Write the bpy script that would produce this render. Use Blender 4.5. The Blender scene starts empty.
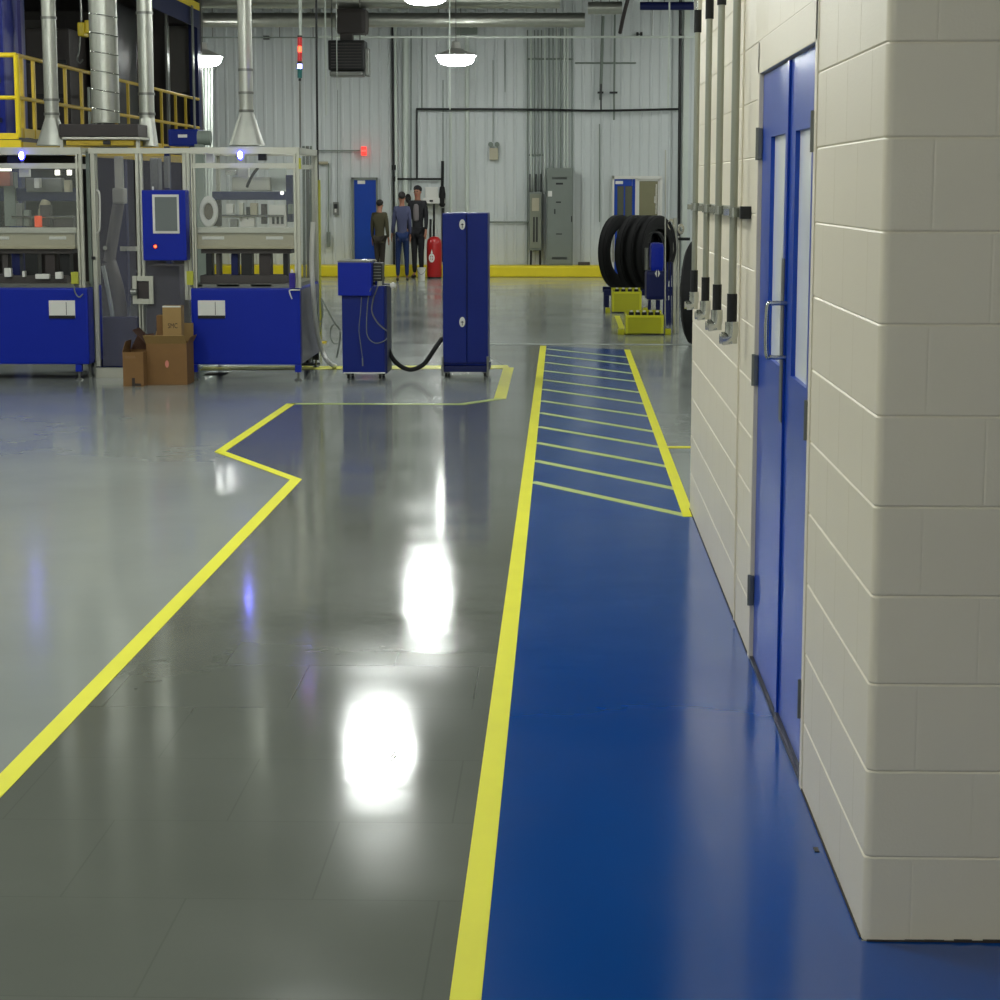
import bpy, bmesh, math, random
from mathutils import Vector, Matrix
random.seed(7)
C = bpy.context.scene
COL = C.collection
PI = math.pi
# ------------------------------------------------------------------ camera
F = 2050.0; H = 1.72
TH = math.atan(312/F); PS = math.atan(62*math.cos(TH)/F)
cam = bpy.data.cameras.new('camera'); co = bpy.data.objects.new('camera', cam); COL.objects.link(co)
co.location = (0, 0, H); co.rotation_euler = (PI/2-TH, 0, PS)
cam.sensor_width = 36; cam.sensor_fit = 'HORIZONTAL'; cam.lens = 36*F/1000
cam.clip_start = .05; cam.clip_end = 200
C.camera = co
def ray(x, y):
    u = x-500; v = y-500
    f = F*math.cos(TH)-v*math.sin(TH); d = F*math.sin(TH)+v*math.cos(TH)
    c, s = math.cos(PS), math.sin(PS)
    return (u*c-f*s, u*s+f*c, -d)
def W(x, y, Y):
    """where the sight line of a measured point meets the plane at depth Y"""
    r = ray(x, y); t = Y/r[1]
    return Vector((r[0]*t, Y, H+r[2]*t))
def G(x, y, z=0.0):
    r = ray(x, y); t = (H-z)/-r[2]
    return Vector((r[0]*t, r[1]*t, z))
def fz(y, Y, x=500): return W(x, y, Y).z
def fx(x, Y, y=300): return W(x, y, Y).x
# ------------------------------------------------------------------ materials
def lin(c): return tuple(((v/255)/12.92 if v/255 <= .04045 else ((v/255+.055)/1.055)**2.4) for v in c)
MATS = {}
def mat(name, rgb, rough=.5, metal=0, var=.06, scale=6, bump=0, bscale=40, emit=0, coat=0, alpha=1):
    if name in MATS: return MATS[name]
    m = bpy.data.materials.new(name); m.use_nodes = True
    nt = m.node_tree; b = nt.nodes['Principled BSDF']
    c = lin(rgb)
    tc = nt.nodes.new('ShaderNodeTexCoord')
    nz = nt.nodes.new('ShaderNodeTexNoise'); nz.inputs['Scale'].default_value = scale; nz.inputs['Detail'].default_value = 4
    nt.links.new(tc.outputs['Object'], nz.inputs['Vector'])
    mx = nt.nodes.new('ShaderNodeMix'); mx.data_type = 'RGBA'
    mx.inputs['A'].default_value = tuple(min(1, v*(1-var)) for v in c)+(1,)
    mx.inputs['B'].default_value = tuple(min(1, v*(1+var)) for v in c)+(1,)
    nt.links.new(nz.outputs['Fac'], mx.inputs['Factor'])
    nt.links.new(mx.outputs['Result'], b.inputs['Base Color'])
    b.inputs['Roughness'].default_value = rough; b.inputs['Metallic'].default_value = metal
    b.inputs['Coat Weight'].default_value = coat; b.inputs['Coat Roughness'].default_value = .1
    if bump:
        n2 = nt.nodes.new('ShaderNodeTexNoise'); n2.inputs['Scale'].default_value = bscale
        bp = nt.nodes.new('ShaderNodeBump'); bp.inputs['Strength'].default_value = bump; bp.inputs['Distance'].default_value = .01
        nt.links.new(tc.outputs['Object'], n2.inputs['Vector']); nt.links.new(n2.outputs['Fac'], bp.inputs['Height'])
        nt.links.new(bp.outputs['Normal'], b.inputs['Normal'])
    if rgb[2] > 1.8*max(rgb[0], rgb[1]) and not emit: b.inputs['Specular IOR Level'].default_value = .22
    if emit:
        b.inputs['Emission Color'].default_value = c+(1,); b.inputs['Emission Strength'].default_value = emit
    MATS[name] = m
    return m
def glass(name, rgb, opacity, rough=.03):
    m = bpy.data.materials.new(name); m.use_nodes = True; nt = m.node_tree; nt.nodes.clear()
    out = nt.nodes.new('ShaderNodeOutputMaterial'); tr = nt.nodes.new('ShaderNodeBsdfTransparent')
    gl = nt.nodes.new('ShaderNodeBsdfPrincipled'); gl.inputs['Base Color'].default_value = lin(rgb)+(1,)
    gl.inputs['Roughness'].default_value = rough
    nz = nt.nodes.new('ShaderNodeTexNoise'); nz.inputs['Scale'].default_value = 2.0
    mp = nt.nodes.new('ShaderNodeMapRange'); mp.inputs['To Min'].default_value = opacity*.9; mp.inputs['To Max'].default_value = min(1, opacity*1.1)
    mx = nt.nodes.new('ShaderNodeMixShader')
    nt.links.new(nz.outputs['Fac'], mp.inputs['Value']); nt.links.new(mp.outputs['Result'], mx.inputs['Fac'])
    nt.links.new(tr.outputs[0], mx.inputs[1]); nt.links.new(gl.outputs[0], mx.inputs[2]); nt.links.new(mx.outputs[0], out.inputs[0])
    return m
def floor_mat(name, rgb, r0, r1, var=.12, seams=False, bump=.06, spec=.45):
    m = bpy.data.materials.new(name); m.use_nodes = True; nt = m.node_tree; b = nt.nodes['Principled BSDF']; c = lin(rgb)
    L = nt.links.new
    tc = nt.nodes.new('ShaderNodeTexCoord')
    nz = nt.nodes.new('ShaderNodeTexNoise'); nz.inputs['Scale'].default_value = 1.1; nz.inputs['Detail'].default_value = 6
    L(tc.outputs['Object'], nz.inputs['Vector'])
    mx = nt.nodes.new('ShaderNodeMix'); mx.data_type = 'RGBA'
    mx.inputs['A'].default_value = tuple(v*(1-var) for v in c)+(1,); mx.inputs['B'].default_value = tuple(v*(1+var) for v in c)+(1,)
    L(nz.outputs['Fac'], mx.inputs['Factor'])
    col = mx.outputs['Result']
    mr = nt.nodes.new('ShaderNodeMapRange'); mr.inputs['From Min'].default_value = .35; mr.inputs['From Max'].default_value = .65
    mr.inputs['To Min'].default_value = r0; mr.inputs['To Max'].default_value = r1
    n3 = nt.nodes.new('ShaderNodeTexNoise'); n3.inputs['Scale'].default_value = .9; n3.inputs['Detail'].default_value = 5
    L(tc.outputs['Object'], n3.inputs['Vector']); L(n3.outputs['Fac'], mr.inputs['Value'])
    L(mr.outputs['Result'], b.inputs['Roughness'])
    n2 = nt.nodes.new('ShaderNodeTexNoise'); n2.inputs['Scale'].default_value = 2.2; n2.inputs['Detail'].default_value = 3
    L(tc.outputs['Object'], n2.inputs['Vector'])
    h = n2.outputs['Fac']
    if seams:
        br = nt.nodes.new('ShaderNodeTexBrick'); br.inputs['Scale'].default_value = 1.0
        br.inputs['Brick Width'].default_value = .62; br.inputs['Row Height'].default_value = .62; br.inputs['Mortar Size'].default_value = .0025
        br.inputs['Color1'].default_value = (1, 1, 1, 1); br.inputs['Color2'].default_value = (.965, .965, .965, 1); br.inputs['Mortar'].default_value = (.86, .86, .86, 1)
        L(tc.outputs['Object'], br.inputs['Vector'])
        mm = nt.nodes.new('ShaderNodeMix'); mm.data_type = 'RGBA'; mm.blend_type = 'MULTIPLY'; mm.inputs['Factor'].default_value = 1
        L(col, mm.inputs['A']); L(br.outputs['Color'], mm.inputs['B']); col = mm.outputs['Result']
    L(col, b.inputs['Base Color'])
    bp = nt.nodes.new('ShaderNodeBump'); bp.inputs['Strength'].default_value = bump; bp.inputs['Distance'].default_value = .02
    L(h, bp.inputs['Height']); L(bp.outputs['Normal'], b.inputs['Normal'])
    b.inputs['Specular IOR Level'].default_value = spec
    return m
M = dict(
    floor=floor_mat('pale grey epoxy', (142, 148, 142), .12, .20),
    aisle=floor_mat('dark grey epoxy', (104, 108, 99), .08, .14, seams=True),
    walkway=floor_mat('blue epoxy', (0, 64, 136), .13, .2, var=.1, spec=.3),
    tape=mat('yellow floor tape', (216, 214, 0), .6, var=.08, scale=3),
    tape2=mat('pale yellow floor tape', (176, 192, 108), .4, var=.08, scale=3),
    pale=mat('pale joint filler', (190, 196, 190), .4),
    block=mat('painted block', (214, 206, 184), .42, var=.025, scale=2.5, bump=.06, bscale=140),
    backwall=mat('painted metal cladding', (196, 202, 200), .5, var=.05, scale=.8),
    ceilm=mat('ceiling deck', (56, 60, 60), .7),
    plain=mat('plain white paint', (205, 205, 196), .6, var=.03),
    blue=mat('blue machine paint', (6, 34, 150), .42, var=.06),
    blue2=mat('dark blue cabinet paint', (6, 30, 112), .36, var=.08, coat=.1),
    navy=mat('navy paint', (22, 30, 78), .45),
    door=mat('blue door paint', (14, 62, 160), .3, var=.05, coat=.2),
    alu=mat('brushed aluminium', (186, 186, 172), .4, .55, var=.05),
    steel=mat('grey steel', (120, 122, 116), .35, .7),
    chrome=mat('chrome', (200, 202, 196), .18, 1),
    galv=mat('galvanised sheet', (176, 178, 168), .34, .75, var=.14, scale=9),
    conduit=mat('galvanised conduit', (150, 152, 138), .36, .55, var=.06),
    whitecon=mat('pale painted conduit', (196, 204, 194), .5),
    greenw=mat('dull conduit', (118, 128, 118), .5),
    black=mat('black rubber', (11, 12, 13), .8, var=.15),
    blackm=mat('black metal', (20, 22, 22), .4, .2),
    dark=mat('dark machinery', (60, 55, 52), .55),
    darkbrown=mat('dark brown steel', (46, 38, 36), .5),
    cream=mat('cream machined plate', (172, 166, 140), .45),
    grey=mat('cabinet grey', (112, 120, 112), .45, var=.05),
    panelg=mat('grey wall panel', (92, 90, 86), .6),
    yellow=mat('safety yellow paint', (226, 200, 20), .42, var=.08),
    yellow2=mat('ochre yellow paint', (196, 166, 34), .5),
    ygreen=mat('yellow green tray paint', (178, 178, 10), .4, var=.08),
    curb=mat('yellow curb paint', (226, 206, 20), .5, var=.08),
    red=mat('red enamel', (168, 26, 26), .32),
    white=mat('white plastic', (212, 212, 204), .45),
    card=mat('cardboard', (118, 86, 46), .8, var=.1, scale=14),
    card2=mat('pale cardboard', (150, 122, 74), .8, var=.08, scale=14),
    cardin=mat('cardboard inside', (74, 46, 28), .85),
    tapeb=mat('brown parcel tape', (120, 88, 50), .3),
    ink=mat('black ink', (40, 30, 24), .7),
    pink=mat('pink sticker', (196, 120, 104), .6),
    screen=mat('screen glass', (112, 118, 116), .12, var=.03),
    lampglow=mat('lamp lens', (248, 252, 248), .5, emit=52),
    bluled=mat('blue indicator', (120, 120, 255), .3, emit=35),
    bluering=mat('blue halo glow', (40, 40, 230), .3, emit=8),  # glowing ring stands in for the halo of light round the indicators
    redled=mat('red indicator', (255, 70, 40), .3, emit=5),
    orange=mat('orange beacon', (215, 80, 40), .3, emit=.35),
    exitred=mat('exit sign red', (235, 60, 50), .4, emit=1.0),
    towerred=mat('red beacon lens', (170, 24, 30), .3, emit=.35),
    towergreen=mat('green beacon lens', (14, 92, 88), .3, emit=.15),
    skin=mat('skin', (150, 104, 82), .6), hair=mat('dark hair', (26, 22, 20), .8),
    olive=mat('olive shirt', (66, 62, 40), .85), olivep=mat('brown trousers', (46, 40, 30), .85),
    plaid=mat('slate blue shirt', (66, 70, 98), .85), jeans=mat('denim', (30, 46, 84), .85),
    coat=mat('black jacket', (22, 22, 26), .8), greytee=mat('grey shirt', (110, 104, 104), .8),
    shoe=mat('dark shoes', (20, 18, 16), .6),
    clear=glass('clear guard panel', (190, 195, 185), .10),
    smoky=glass('grey guard panel', (130, 130, 140), .2),
    whitened_lite=glass('door glass', (248, 252, 250), 1.0, .08),  # opaque white stands in for the bright reflection in the panes
)
# ------------------------------------------------------------------ mesh builder
class MB:
    def __init__(s): s.bm = bmesh.new()
    def box(s, x0, x1, y0, y1, z0, z1, bev=0):
        x0, x1 = sorted((x0, x1)); y0, y1 = sorted((y0, y1)); z0, z1 = sorted((z0, z1))
        m = Matrix.Translation(((x0+x1)/2, (y0+y1)/2, (z0+z1)/2)) @ Matrix.Diagonal((max(x1-x0, 1e-4), max(y1-y0, 1e-4), max(z1-z0, 1e-4), 1))
        r = bmesh.ops.create_cube(s.bm, size=1, matrix=m)
        if bev:
            vs = r['verts']; es = list({e for v in vs for e in v.link_edges})
            bmesh.ops.bevel(s.bm, geom=es, offset=min(bev, .45*min(x1-x0, y1-y0, z1-z0)), segments=2, profile=.7, affect='EDGES')
        return s
    def p(s, x0, x1, y0, y1, Y, d, bev=0):
        """box whose face at depth Y spans the measured rectangle, d deep"""
        a = W(x0, (y0+y1)/2, Y); b = W(x1, (y0+y1)/2, Y)
        return s.box(a.x, b.x, Y, Y+d, W((x0+x1)/2, y1, Y).z, W((x0+x1)/2, y0, Y).z, bev)
    def cyl(s, a, b, r, r2=None, seg=16):
        a = Vector(a); b = Vector(b); d = b-a
        rot = d.to_track_quat('Z', 'Y').to_matrix().to_4x4()
        bmesh.ops.create_cone(s.bm, cap_ends=True, segments=seg, radius1=r, radius2=r if r2 is None else r2, depth=d.length,
                              matrix=Matrix.Translation((a+b)/2) @ rot)
        return s
    def tube(s, pts, r, seg=8, smooth=True):
        pts = [Vector(q) for q in pts]
        if smooth and len(pts) > 2:
            P = [pts[0]]+pts+[pts[-1]]; out = []
            for i in range(1, len(P)-2):
                for k in range(6):
                    t = k/6; p0, p1, p2, p3 = P[i-1:i+3]
                    out.append(.5*((2*p1)+(p2-p0)*t+(2*p0-5*p1+4*p2-p3)*t*t+(3*p1-p0-3*p2+p3)*t**3))
            out.append(pts[-1]); pts = out
        rings = []; up = Vector((.123, .456, .88))
        for i, q in enumerate(pts):
            d = (pts[min(i+1, len(pts)-1)]-pts[max(i-1, 0)]).normalized()
            a = d.cross(up).normalized(); b = d.cross(a)
            rings.append([s.bm.verts.new(q+(a*math.cos(2*PI*k/seg)+b*math.sin(2*PI*k/seg))*r) for k in range(seg)])
        for i in range(len(rings)-1):
            for k in range(seg):
                s.bm.faces.new((rings[i][k], rings[i][(k+1) % seg], rings[i+1][(k+1) % seg], rings[i+1][k]))
        s.bm.faces.new(rings[0]); s.bm.faces.new(rings[-1][::-1])
        return s
    def lathe(s, prof, mtx, seg=32, closed=False):
        """prof: (r, h) pairs turned about local Z"""
        rings = [[s.bm.verts.new(mtx @ Vector((r*math.cos(2*PI*k/seg), r*math.sin(2*PI*k/seg), h))) for k in range(seg)] for r, h in prof]
        n = len(rings)
        for i in range(n if closed else n-1):
            A, B = rings[i], rings[(i+1) % n]
            for k in range(seg): s.bm.faces.new((A[k], A[(k+1) % seg], B[(k+1) % seg], B[k]))
        if not closed:
            s.bm.faces.new(rings[0]); s.bm.faces.new(rings[-1][::-1])
        return s
    def poly(s, pts, d=(0, 0, -.003)):
        d = Vector(d); a = [s.bm.verts.new(Vector(q)) for q in pts]; b = [s.bm.verts.new(Vector(q)+d) for q in pts]
        s.bm.faces.new(a); s.bm.faces.new(b[::-1]); n = len(a)
        for i in range(n): s.bm.faces.new((a[i], b[i], b[(i+1) % n], a[(i+1) % n]))
        return s
    def build(s, name, m, parent=None, smooth=None, loc=None, **tg):
        bm = s.bm
        bmesh.ops.recalc_face_normals(bm, faces=bm.faces)
        if parent is not None: o0 = wloc(parent)
        elif loc is not None: o0 = Vector(loc)
        else:
            vs = [v.co for v in bm.verts]
            o0 = Vector(((min(v.x for v in vs)+max(v.x for v in vs))/2, (min(v.y for v in vs)+max(v.y for v in vs))/2, min(v.z for v in vs)))
        bmesh.ops.translate(bm, verts=bm.verts, vec=-o0)
        me = bpy.data.meshes.new(name); bm.to_mesh(me); bm.free()
        if smooth:
            for f in me.polygons: f.use_smooth = True
            try: me.set_sharp_from_angle(angle=math.radians(smooth))
            except Exception: pass
        me.materials.append(M[m] if isinstance(m, str) else m)
        o = bpy.data.objects.new(name, me); COL.objects.link(o)
        if parent is not None: o.parent = parent
        else: o.location = o0
        for k, v in tg.items(): o[k] = v
        return o
def wloc(o):
    v = Vector(o.location)
    while o.parent: o = o.parent; v = v+Vector(o.location)
    return v
def thing(name, label, cat, loc, group=None, kind=None):
    o = bpy.data.objects.new(name, None); COL.objects.link(o); o.location = loc; o.empty_display_size = .1
    if kind: o['kind'] = kind
    if label: o['label'] = label
    if cat: o['category'] = cat
    if group: o['group'] = group
    return o
def text(body, size, mtx, m, name, parent, depth=.002):
    cu = bpy.data.curves.new('lettering', 'FONT'); cu.body = body; cu.size = size; cu.extrude = depth; cu.align_x = 'CENTER'; cu.align_y = 'CENTER'
    t = bpy.data.objects.new('lettering', cu); COL.objects.link(t)
    bpy.context.view_layer.update()
    me = bpy.data.meshes.new_from_object(t.evaluated_get(bpy.context.evaluated_depsgraph_get()))
    bpy.data.objects.remove(t)
    me.transform(Matrix.Translation(-wloc(parent)) @ mtx)
    me.materials.clear(); me.materials.append(M[m])
    o = bpy.data.objects.new(name, me); COL.objects.link(o); o.parent = parent
    return o
S = dict(kind='structure')
FACE = Matrix.Rotation(PI/2, 4, 'X')      # lettering that faces the camera side (-Y)

# ================================================================== SETTING
XW = .70; YC = 4.546; YE = 11.0; XB0 = -14.0; XB1 = 9.0; YB = 41.0; ZC = 7.0; YR = -7.0
MB().box(XB0, XB1, YR, YB, -.1, 0).build('floor', 'floor', loc=(0, 0, 0), **S)
MB().box(XB0, XB1, YR, YB+.3, ZC, ZC+.1).build('ceiling', 'ceilm', **S)
MB().box(XB0-.1, XB0, YR, YB, 0, ZC).build('wall_left', 'plain', **S)
MB().box(XB1, XB1+.1, YR, YB, 0, ZC).build('wall_far_right', 'plain', **S)
MB().box(XB0, XB1, YR-.1, YR, 0, ZC).build('wall_rear', 'plain', **S)
# back wall: ribbed cladding
def ribs():
    mb = MB(); pts = []; x = XB0; p = .19
    while x < XB1:
        pts += [(x, 0), (x+p*.62, 0), (x+p*.72, -.014), (x+p*.90, -.014), (x+p, 0)]; x += p
    lo = [mb.bm.verts.new((a, YB+b, 0)) for a, b in pts]; hi = [mb.bm.verts.new((a, YB+b, ZC)) for a, b in pts]
    for i in range(len(pts)-1):
        if (Vector(pts[i])-Vector(pts[i+1])).length > 1e-6: mb.bm.faces.new((lo[i], lo[i+1], hi[i+1], hi[i]))
    mb.box(XB0, XB1, YB+.06, YB+.3, 0, ZC)
    return mb
ribs().build('wall_back', 'backwall', **S)
# yellow curb along the foot of the back wall
mb = MB(); mb.box(XB0+.01, fx(606, 40.2), 40.2, YB-.03, .002, fz(266, 40.2), .03)
mb.build('wall_curb', 'curb', **S)

# painted block wall: the corner with its rounded edge and masonry joints
def block_wall():
    mb = MB(); R = .022; ch = .2032; g = .0042; dep = .0034
    path = [(XW, YE)]; L0 = YE-(YC+R)
    # arc length positions -> point and normal
    arc = R*PI/2; LF = 4.3
    def at(s):
        if s <= L0: return Vector((XW, YE-s)), Vector((-1, 0))
        if s <= L0+arc:
            a = (s-L0)/R; return Vector((XW+R-R*math.cos(a), YC+R-R*math.sin(a))), Vector((-math.cos(a), -math.sin(a)))
        return Vector((XW+R+(s-L0-arc), YC)), Vector((0, -1))
    SA = YE-DOOR_FAR; SB = YE-DOOR_NEAR      # the opening of the double door
    rows = int(ZC/ch)+1
    for r in range(rows):
        z0 = r*ch; z1 = min(ZC, z0+ch)
        if z0 >= ZC-.01: break
        sets = []
        jo = []
        s = L0+arc/2-(.2 if r % 2 else .4)
        while s > .05: jo.append(s); s -= .4064
        s = L0+arc/2+(.105 if r % 2 == 0 else .238)
        while s < L0+arc+LF: jo.append(s); s += .266
        for a, b in ([(0, SA), (SB, L0+arc+LF)] if r < 11 else [(0, L0+arc+LF)]):
            ss = {a, b}
            for j in jo:
                if a+.02 < j < b-.02: ss |= {j-g, j, j+g}
            if a < L0 < b: ss |= {L0+arc*k/16 for k in range(17)}
            ss = sorted(ss)
            zs = [z0, z0+g, z1-g, z1]
            grid = []
            for q in ss:
                P, N = at(q); isj = any(abs(q-j) < 1e-6 for j in jo)
                colv = []
                for zi, z in enumerate(zs):
                    d = dep if (zi in (0, 3)) else (dep*.2 if isj else 0)
                    colv.append(mb.bm.verts.new((P.x-N.x*d, P.y-N.y*d, z)))
                grid.append(colv)
            for i in range(len(grid)-1):
                for k in range(3): mb.bm.faces.new((grid[i][k], grid[i+1][k], grid[i+1][k+1], grid[i][k+1]))
    # thickness behind the face
    T = .19
    mb.box(XW+.006, XW+T, YC+.03, DOOR_NEAR-.0, 0, ZC); mb.box(XW+.006, XW+T, DOOR_FAR, YE, 0, ZC)
    mb.box(XW+.006, XW+T, DOOR_NEAR, DOOR_FAR, 11*ch, ZC); mb.box(XW+.03, XW+4.3, YC+.006, YC+T, 0, ZC)
    return mb
DOOR_NEAR = 5.75; DOOR_FAR = 7.47
block_wall().build('wall_right', 'block', smooth=8, **S)
MB().box(XW+.19, XW+4.3, YE-.12, YE, 0, ZC).build('wall_office_end', 'block', **S)
MB().box(XW+4.3, XW+4.42, YC, YE, 0, ZC).build('wall_office_side', 'plain', **S)
MB().box(XW+.19, XW+4.3, YC+.19, YE-.12, 2.75, 2.85).build('ceiling_office', 'plain', **S)
lp = thing('added_office_lamp', 'unseen lamp added to light the room behind the blue double door', 'ceiling lamp', (2.3, 6.6, 2.75))  # unseen lamp, added so the room behind the door glass is bright
MB().box(1.8, 2.8, 6.0, 7.2, 2.70, 2.749, .01).build('housing', 'white', lp)
MB().box(1.86, 2.74, 6.06, 7.14, 2.69, 2.6995).build('diffuser', mat('added office diffuser', (255, 255, 245), .5, emit=7), lp)

# the blue double door in the block wall
dr = thing('door_1', None, None, (XW, (DOOR_NEAR+DOOR_FAR)/2, 0), kind='structure')
dr['label'] = 'blue double door with narrow glass lites in the white block wall'
HD = 2.119; HF = 2.235
mb = MB()
mb.box(XW-.004, XW+.10, DOOR_FAR-.05, DOOR_FAR+.008, 0, HF, .004); mb.box(XW-.004, XW+.10, DOOR_NEAR-.008, DOOR_NEAR+.045, 0, HF, .004)
mb.box(XW-.004, XW+.10, DOOR_NEAR, DOOR_FAR, HD, HF, .004)
mb.build('door_frame', 'block', dr)
mb = MB(); mb.box(XW+.0, XW+.09, DOOR_NEAR+.045, DOOR_FAR-.05, .0, .012, .003); mb.build('threshold', 'blackm', dr)
YM = 6.545
XD = XW+.012
def leaf(y0, y1, l0, l1):
    mb = MB(); t = .045; zb, zt = 1.143, 1.893
    mb.box(XD, XD+t, y0, y1, .014, zb); mb.box(XD, XD+t, y0, y1, zt, HD-.004)
    mb.box(XD, XD+t, y0, l0, zb, zt); mb.box(XD, XD+t, l1, y1, zb, zt)
    o = mb.build('door_leaf', 'door', dr)
    gl = MB(); gl.box(XD+.014, XD+.019, l0, l1, zb, zt).build('glass_lite', 'whitened_lite', o)
    return o
far = leaf(YM+.004, DOOR_FAR-.052, 6.66, 7.12)
near = leaf(DOOR_NEAR+.047, YM-.004, 5.96, 6.375)
for z in (.26, 1.07, 1.875):
    for yy, lf in ((DOOR_FAR-.051, far), (DOOR_NEAR+.046, near)):
        b = MB(); b.box(XD-.018, XD-.002, yy-.012, yy+.012, z-.055, z+.055, .002); b.cyl((XD-.018, yy, z-.057), (XD-.018, yy, z+.057), .007, seg=12)
        b.build('hinge', 'steel', lf)
mb = MB(); mb.box(XD-.008, XD, YM-.02, YM+.028, .02, HD-.006, .002); mb.build('astragal', 'door', far)
mb = MB(); mb.box(XD-.012, XD-.0085, YM-.02, YM+.05, .98, 1.50, .001); mb.build('lock_plate', 'steel', far)
mb = MB(); zc = 1.275
mb.tube([(XD-.002, YM-.03, zc+.085), (XD-.045, YM-.03, zc+.085), (XD-.062, YM-.03, zc+.07), (XD-.062, YM-.03, zc-.07), (XD-.045, YM-.03, zc-.085), (XD-.002, YM-.03, zc-.085)], .0075, 10)
mb.build('pull_handle', 'chrome', near, smooth=60)
mb = MB(); mb.box(XD-.01, XD+.002, DOOR_NEAR+.05, YM-.01, .014, .03); mb.build('door_sweep', 'blackm', near)

# the four thick conduits on the block wall
CL = [(694, 9.95), (705.3, 8.98), (717, 8.25), (732, 7.55)]
strut = None
def wall_conduit(px, k):
    X = XW-.055
    Y = X/((px-562)/F)*1.003
    o = thing('wall_conduit', ['conduit on block wall, farthest along of the four thick ones',
        'second thick conduit on the block wall counted from the far end', 'third thick conduit on the block wall counted from the far end',
        'nearest thick conduit on the block wall, closest to the double door'][k], 'conduit', (X, Y, 1.1), 'thick conduits down the block wall')
    r = .0135+.0004*k
    MB().cyl((X, Y, 1.32), (X, Y, 2.46), r).build('pipe', 'conduit', o, 40)
    MB().cyl((X, Y, 2.55), (X, Y, 3.6), r*1.05).build('pipe', 'conduit', o, 40)
    MB().cyl((X, Y, 1.215), (X, Y, 1.325), r*1.32).build('coupling', 'black', o, 40)
    MB().cyl((X, Y, 2.455), (X, Y, 2.56), r*1.32).build('coupling', 'black', o, 40)
    m = MB(); m.tube([(X, Y, 1.22), (X, Y, 1.18), (X-.006, Y, 1.16), (X-.036, Y, 1.155)], r*1.75, 12); m.cyl((X-.034, Y, 1.155), (X-.046, Y, 1.155), r*1.3, seg=6)
    m.tube([(X, Y, 1.175), (X, Y, 1.137)], r*1.5, 12, False)
    m.build('elbow_fitting', 'chrome', o, 50)
    m = MB(); m.cyl((X, Y, 2.56), (X, Y, 2.66), r*1.45); m.cyl((X-.03, Y, 2.62), (X, Y, 2.62), r*.9, seg=8); m.build('upper_fitting', 'chrome', o, 50)
    m = MB(); m.cyl((X, Y, 1.612), (X, Y, 1.648), r*1.5); m.box(X-.038, X+.02, Y-.012, Y+.012, 1.618, 1.642); m.build('pipe_clamp', 'chrome', o)
    return Y
ys = [wall_conduit(c[0], k) for k, c in enumerate(CL)]
st = thing('strut_channel', 'steel strut channel across the block wall behind four thick conduits', 'bracket', (XW-.03, 8.5, 1.61))
MB().box(XW-.036, XW-.001, ys[3]-.08, ys[0]+.06, 1.612, 1.648, .003).build('rail', 'conduit', st)
MB().box(XW-.040, XW-.0005, ys[3]-.13, ys[3]-.08, 1.607, 1.653, .003).build('end_cap', 'blackm', st)
mb = MB(); mb.cyl((XW-.008, 8.02, .02), (XW-.008, 8.02, 3.6), .004, seg=8)
o = mb.build('wall_cable', 'block', label='thin white painted cable run straight up the block wall beside the conduits', category='cable')

# ================================================================== FLOOR PAINT
def ln(p, q, w, z=.004):
    """a flat band from p to q on the floor"""
    p = Vector((p[0], p[1], 0)); q = Vector((q[0], q[1], 0)); d = (q-p).normalized(); n = Vector((-d.y, d.x, 0))*w/2
    return [(v.x, v.y, z) for v in (p-n, q-n, q+n, p+n)]
def band(mb, pts, w, z=.004):
    """mitred band along a polyline"""
    P = [Vector((q[0], q[1], 0)) for q in pts]; A = []; B = []
    for i, q in enumerate(P):
        d0 = (P[i]-P[i-1]).normalized() if i else (P[1]-P[0]).normalized()
        d1 = (P[i+1]-P[i]).normalized() if i < len(P)-1 else d0
        n0 = Vector((-d0.y, d0.x, 0)); n1 = Vector((-d1.y, d1.x, 0)); m = (n0+n1).normalized(); m *= (w/2)/max(.35, m.dot(n0))
        A.append(q+m); B.append(q-m)
    for i in range(len(P)-1):
        mb.poly([(v.x, v.y, z) for v in (A[i], A[i+1], B[i+1], B[i])], (0, 0, -.0015))
    return mb
XL = -.199
zig = [G(-260, 1047), G(0, 787), G(296, 480), G(220, 452), G(291, 404)]
far_line = [G(291, 404), G(462, 404.5), G(500, 399), G(508.5, 368), G(200, 369.5)]
yend = G(543, 346).y
# darker aisle paint between the zigzag line and the walkway
pts = [(XL, YR+.2), (XL, yend)]+[(G(470, 346).x, yend)]+[tuple(G(508.5, 368).xy), tuple(G(500, 399).xy), tuple(G(462, 404.5).xy), tuple(G(291, 404).xy), tuple(G(220, 452).xy), tuple(G(296, 480).xy), tuple(G(-260, 1047).xy), (G(-260, 1047).x, YR+.2)]
mb = MB(); mb.poly([(a, b, .0016) for a, b in pts], (0, 0, -.001))
mb.build('aisle_floor', 'aisle', **S)
pw = thing('painted_walkway', 'blue painted walkway with yellow edge lines and hatching beside the block wall', 'walkway', (.25, 4, 0))
wl = [(XL, YR+.2), (XL, yend), (G(626, 350).x, G(626, 350).y), (XW-.018, 10.75), (XW-.001, 10.7), (XW-.001, YC-.001), (4.9, YC-.001), (4.9, YR+.2)]
mb = MB(); mb.poly([(a, b, .0026) for a, b in wl], (0, 0, -.0008)); mb.build('blue_surface', 'walkway', pw)
mb = MB(); band(mb, [(XL, YR+.25), (XL, yend)], .068); mb.build('edge_line', 'tape', pw)
mb = MB(); band(mb, [(XW-.022, 10.72), (XW+.006, G(626, 350).y)], .062); mb.build('edge_line', 'tape', pw)
LY = [482.3, 461, 443, 427, 413, 401, 389.5, 380, 371, 362.5, 355, 349]
RY = [516.5, 489.8, 467.5, 448, 432.5, 417, 404.4, 393, 382, 374, 365, 357.8]
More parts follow.
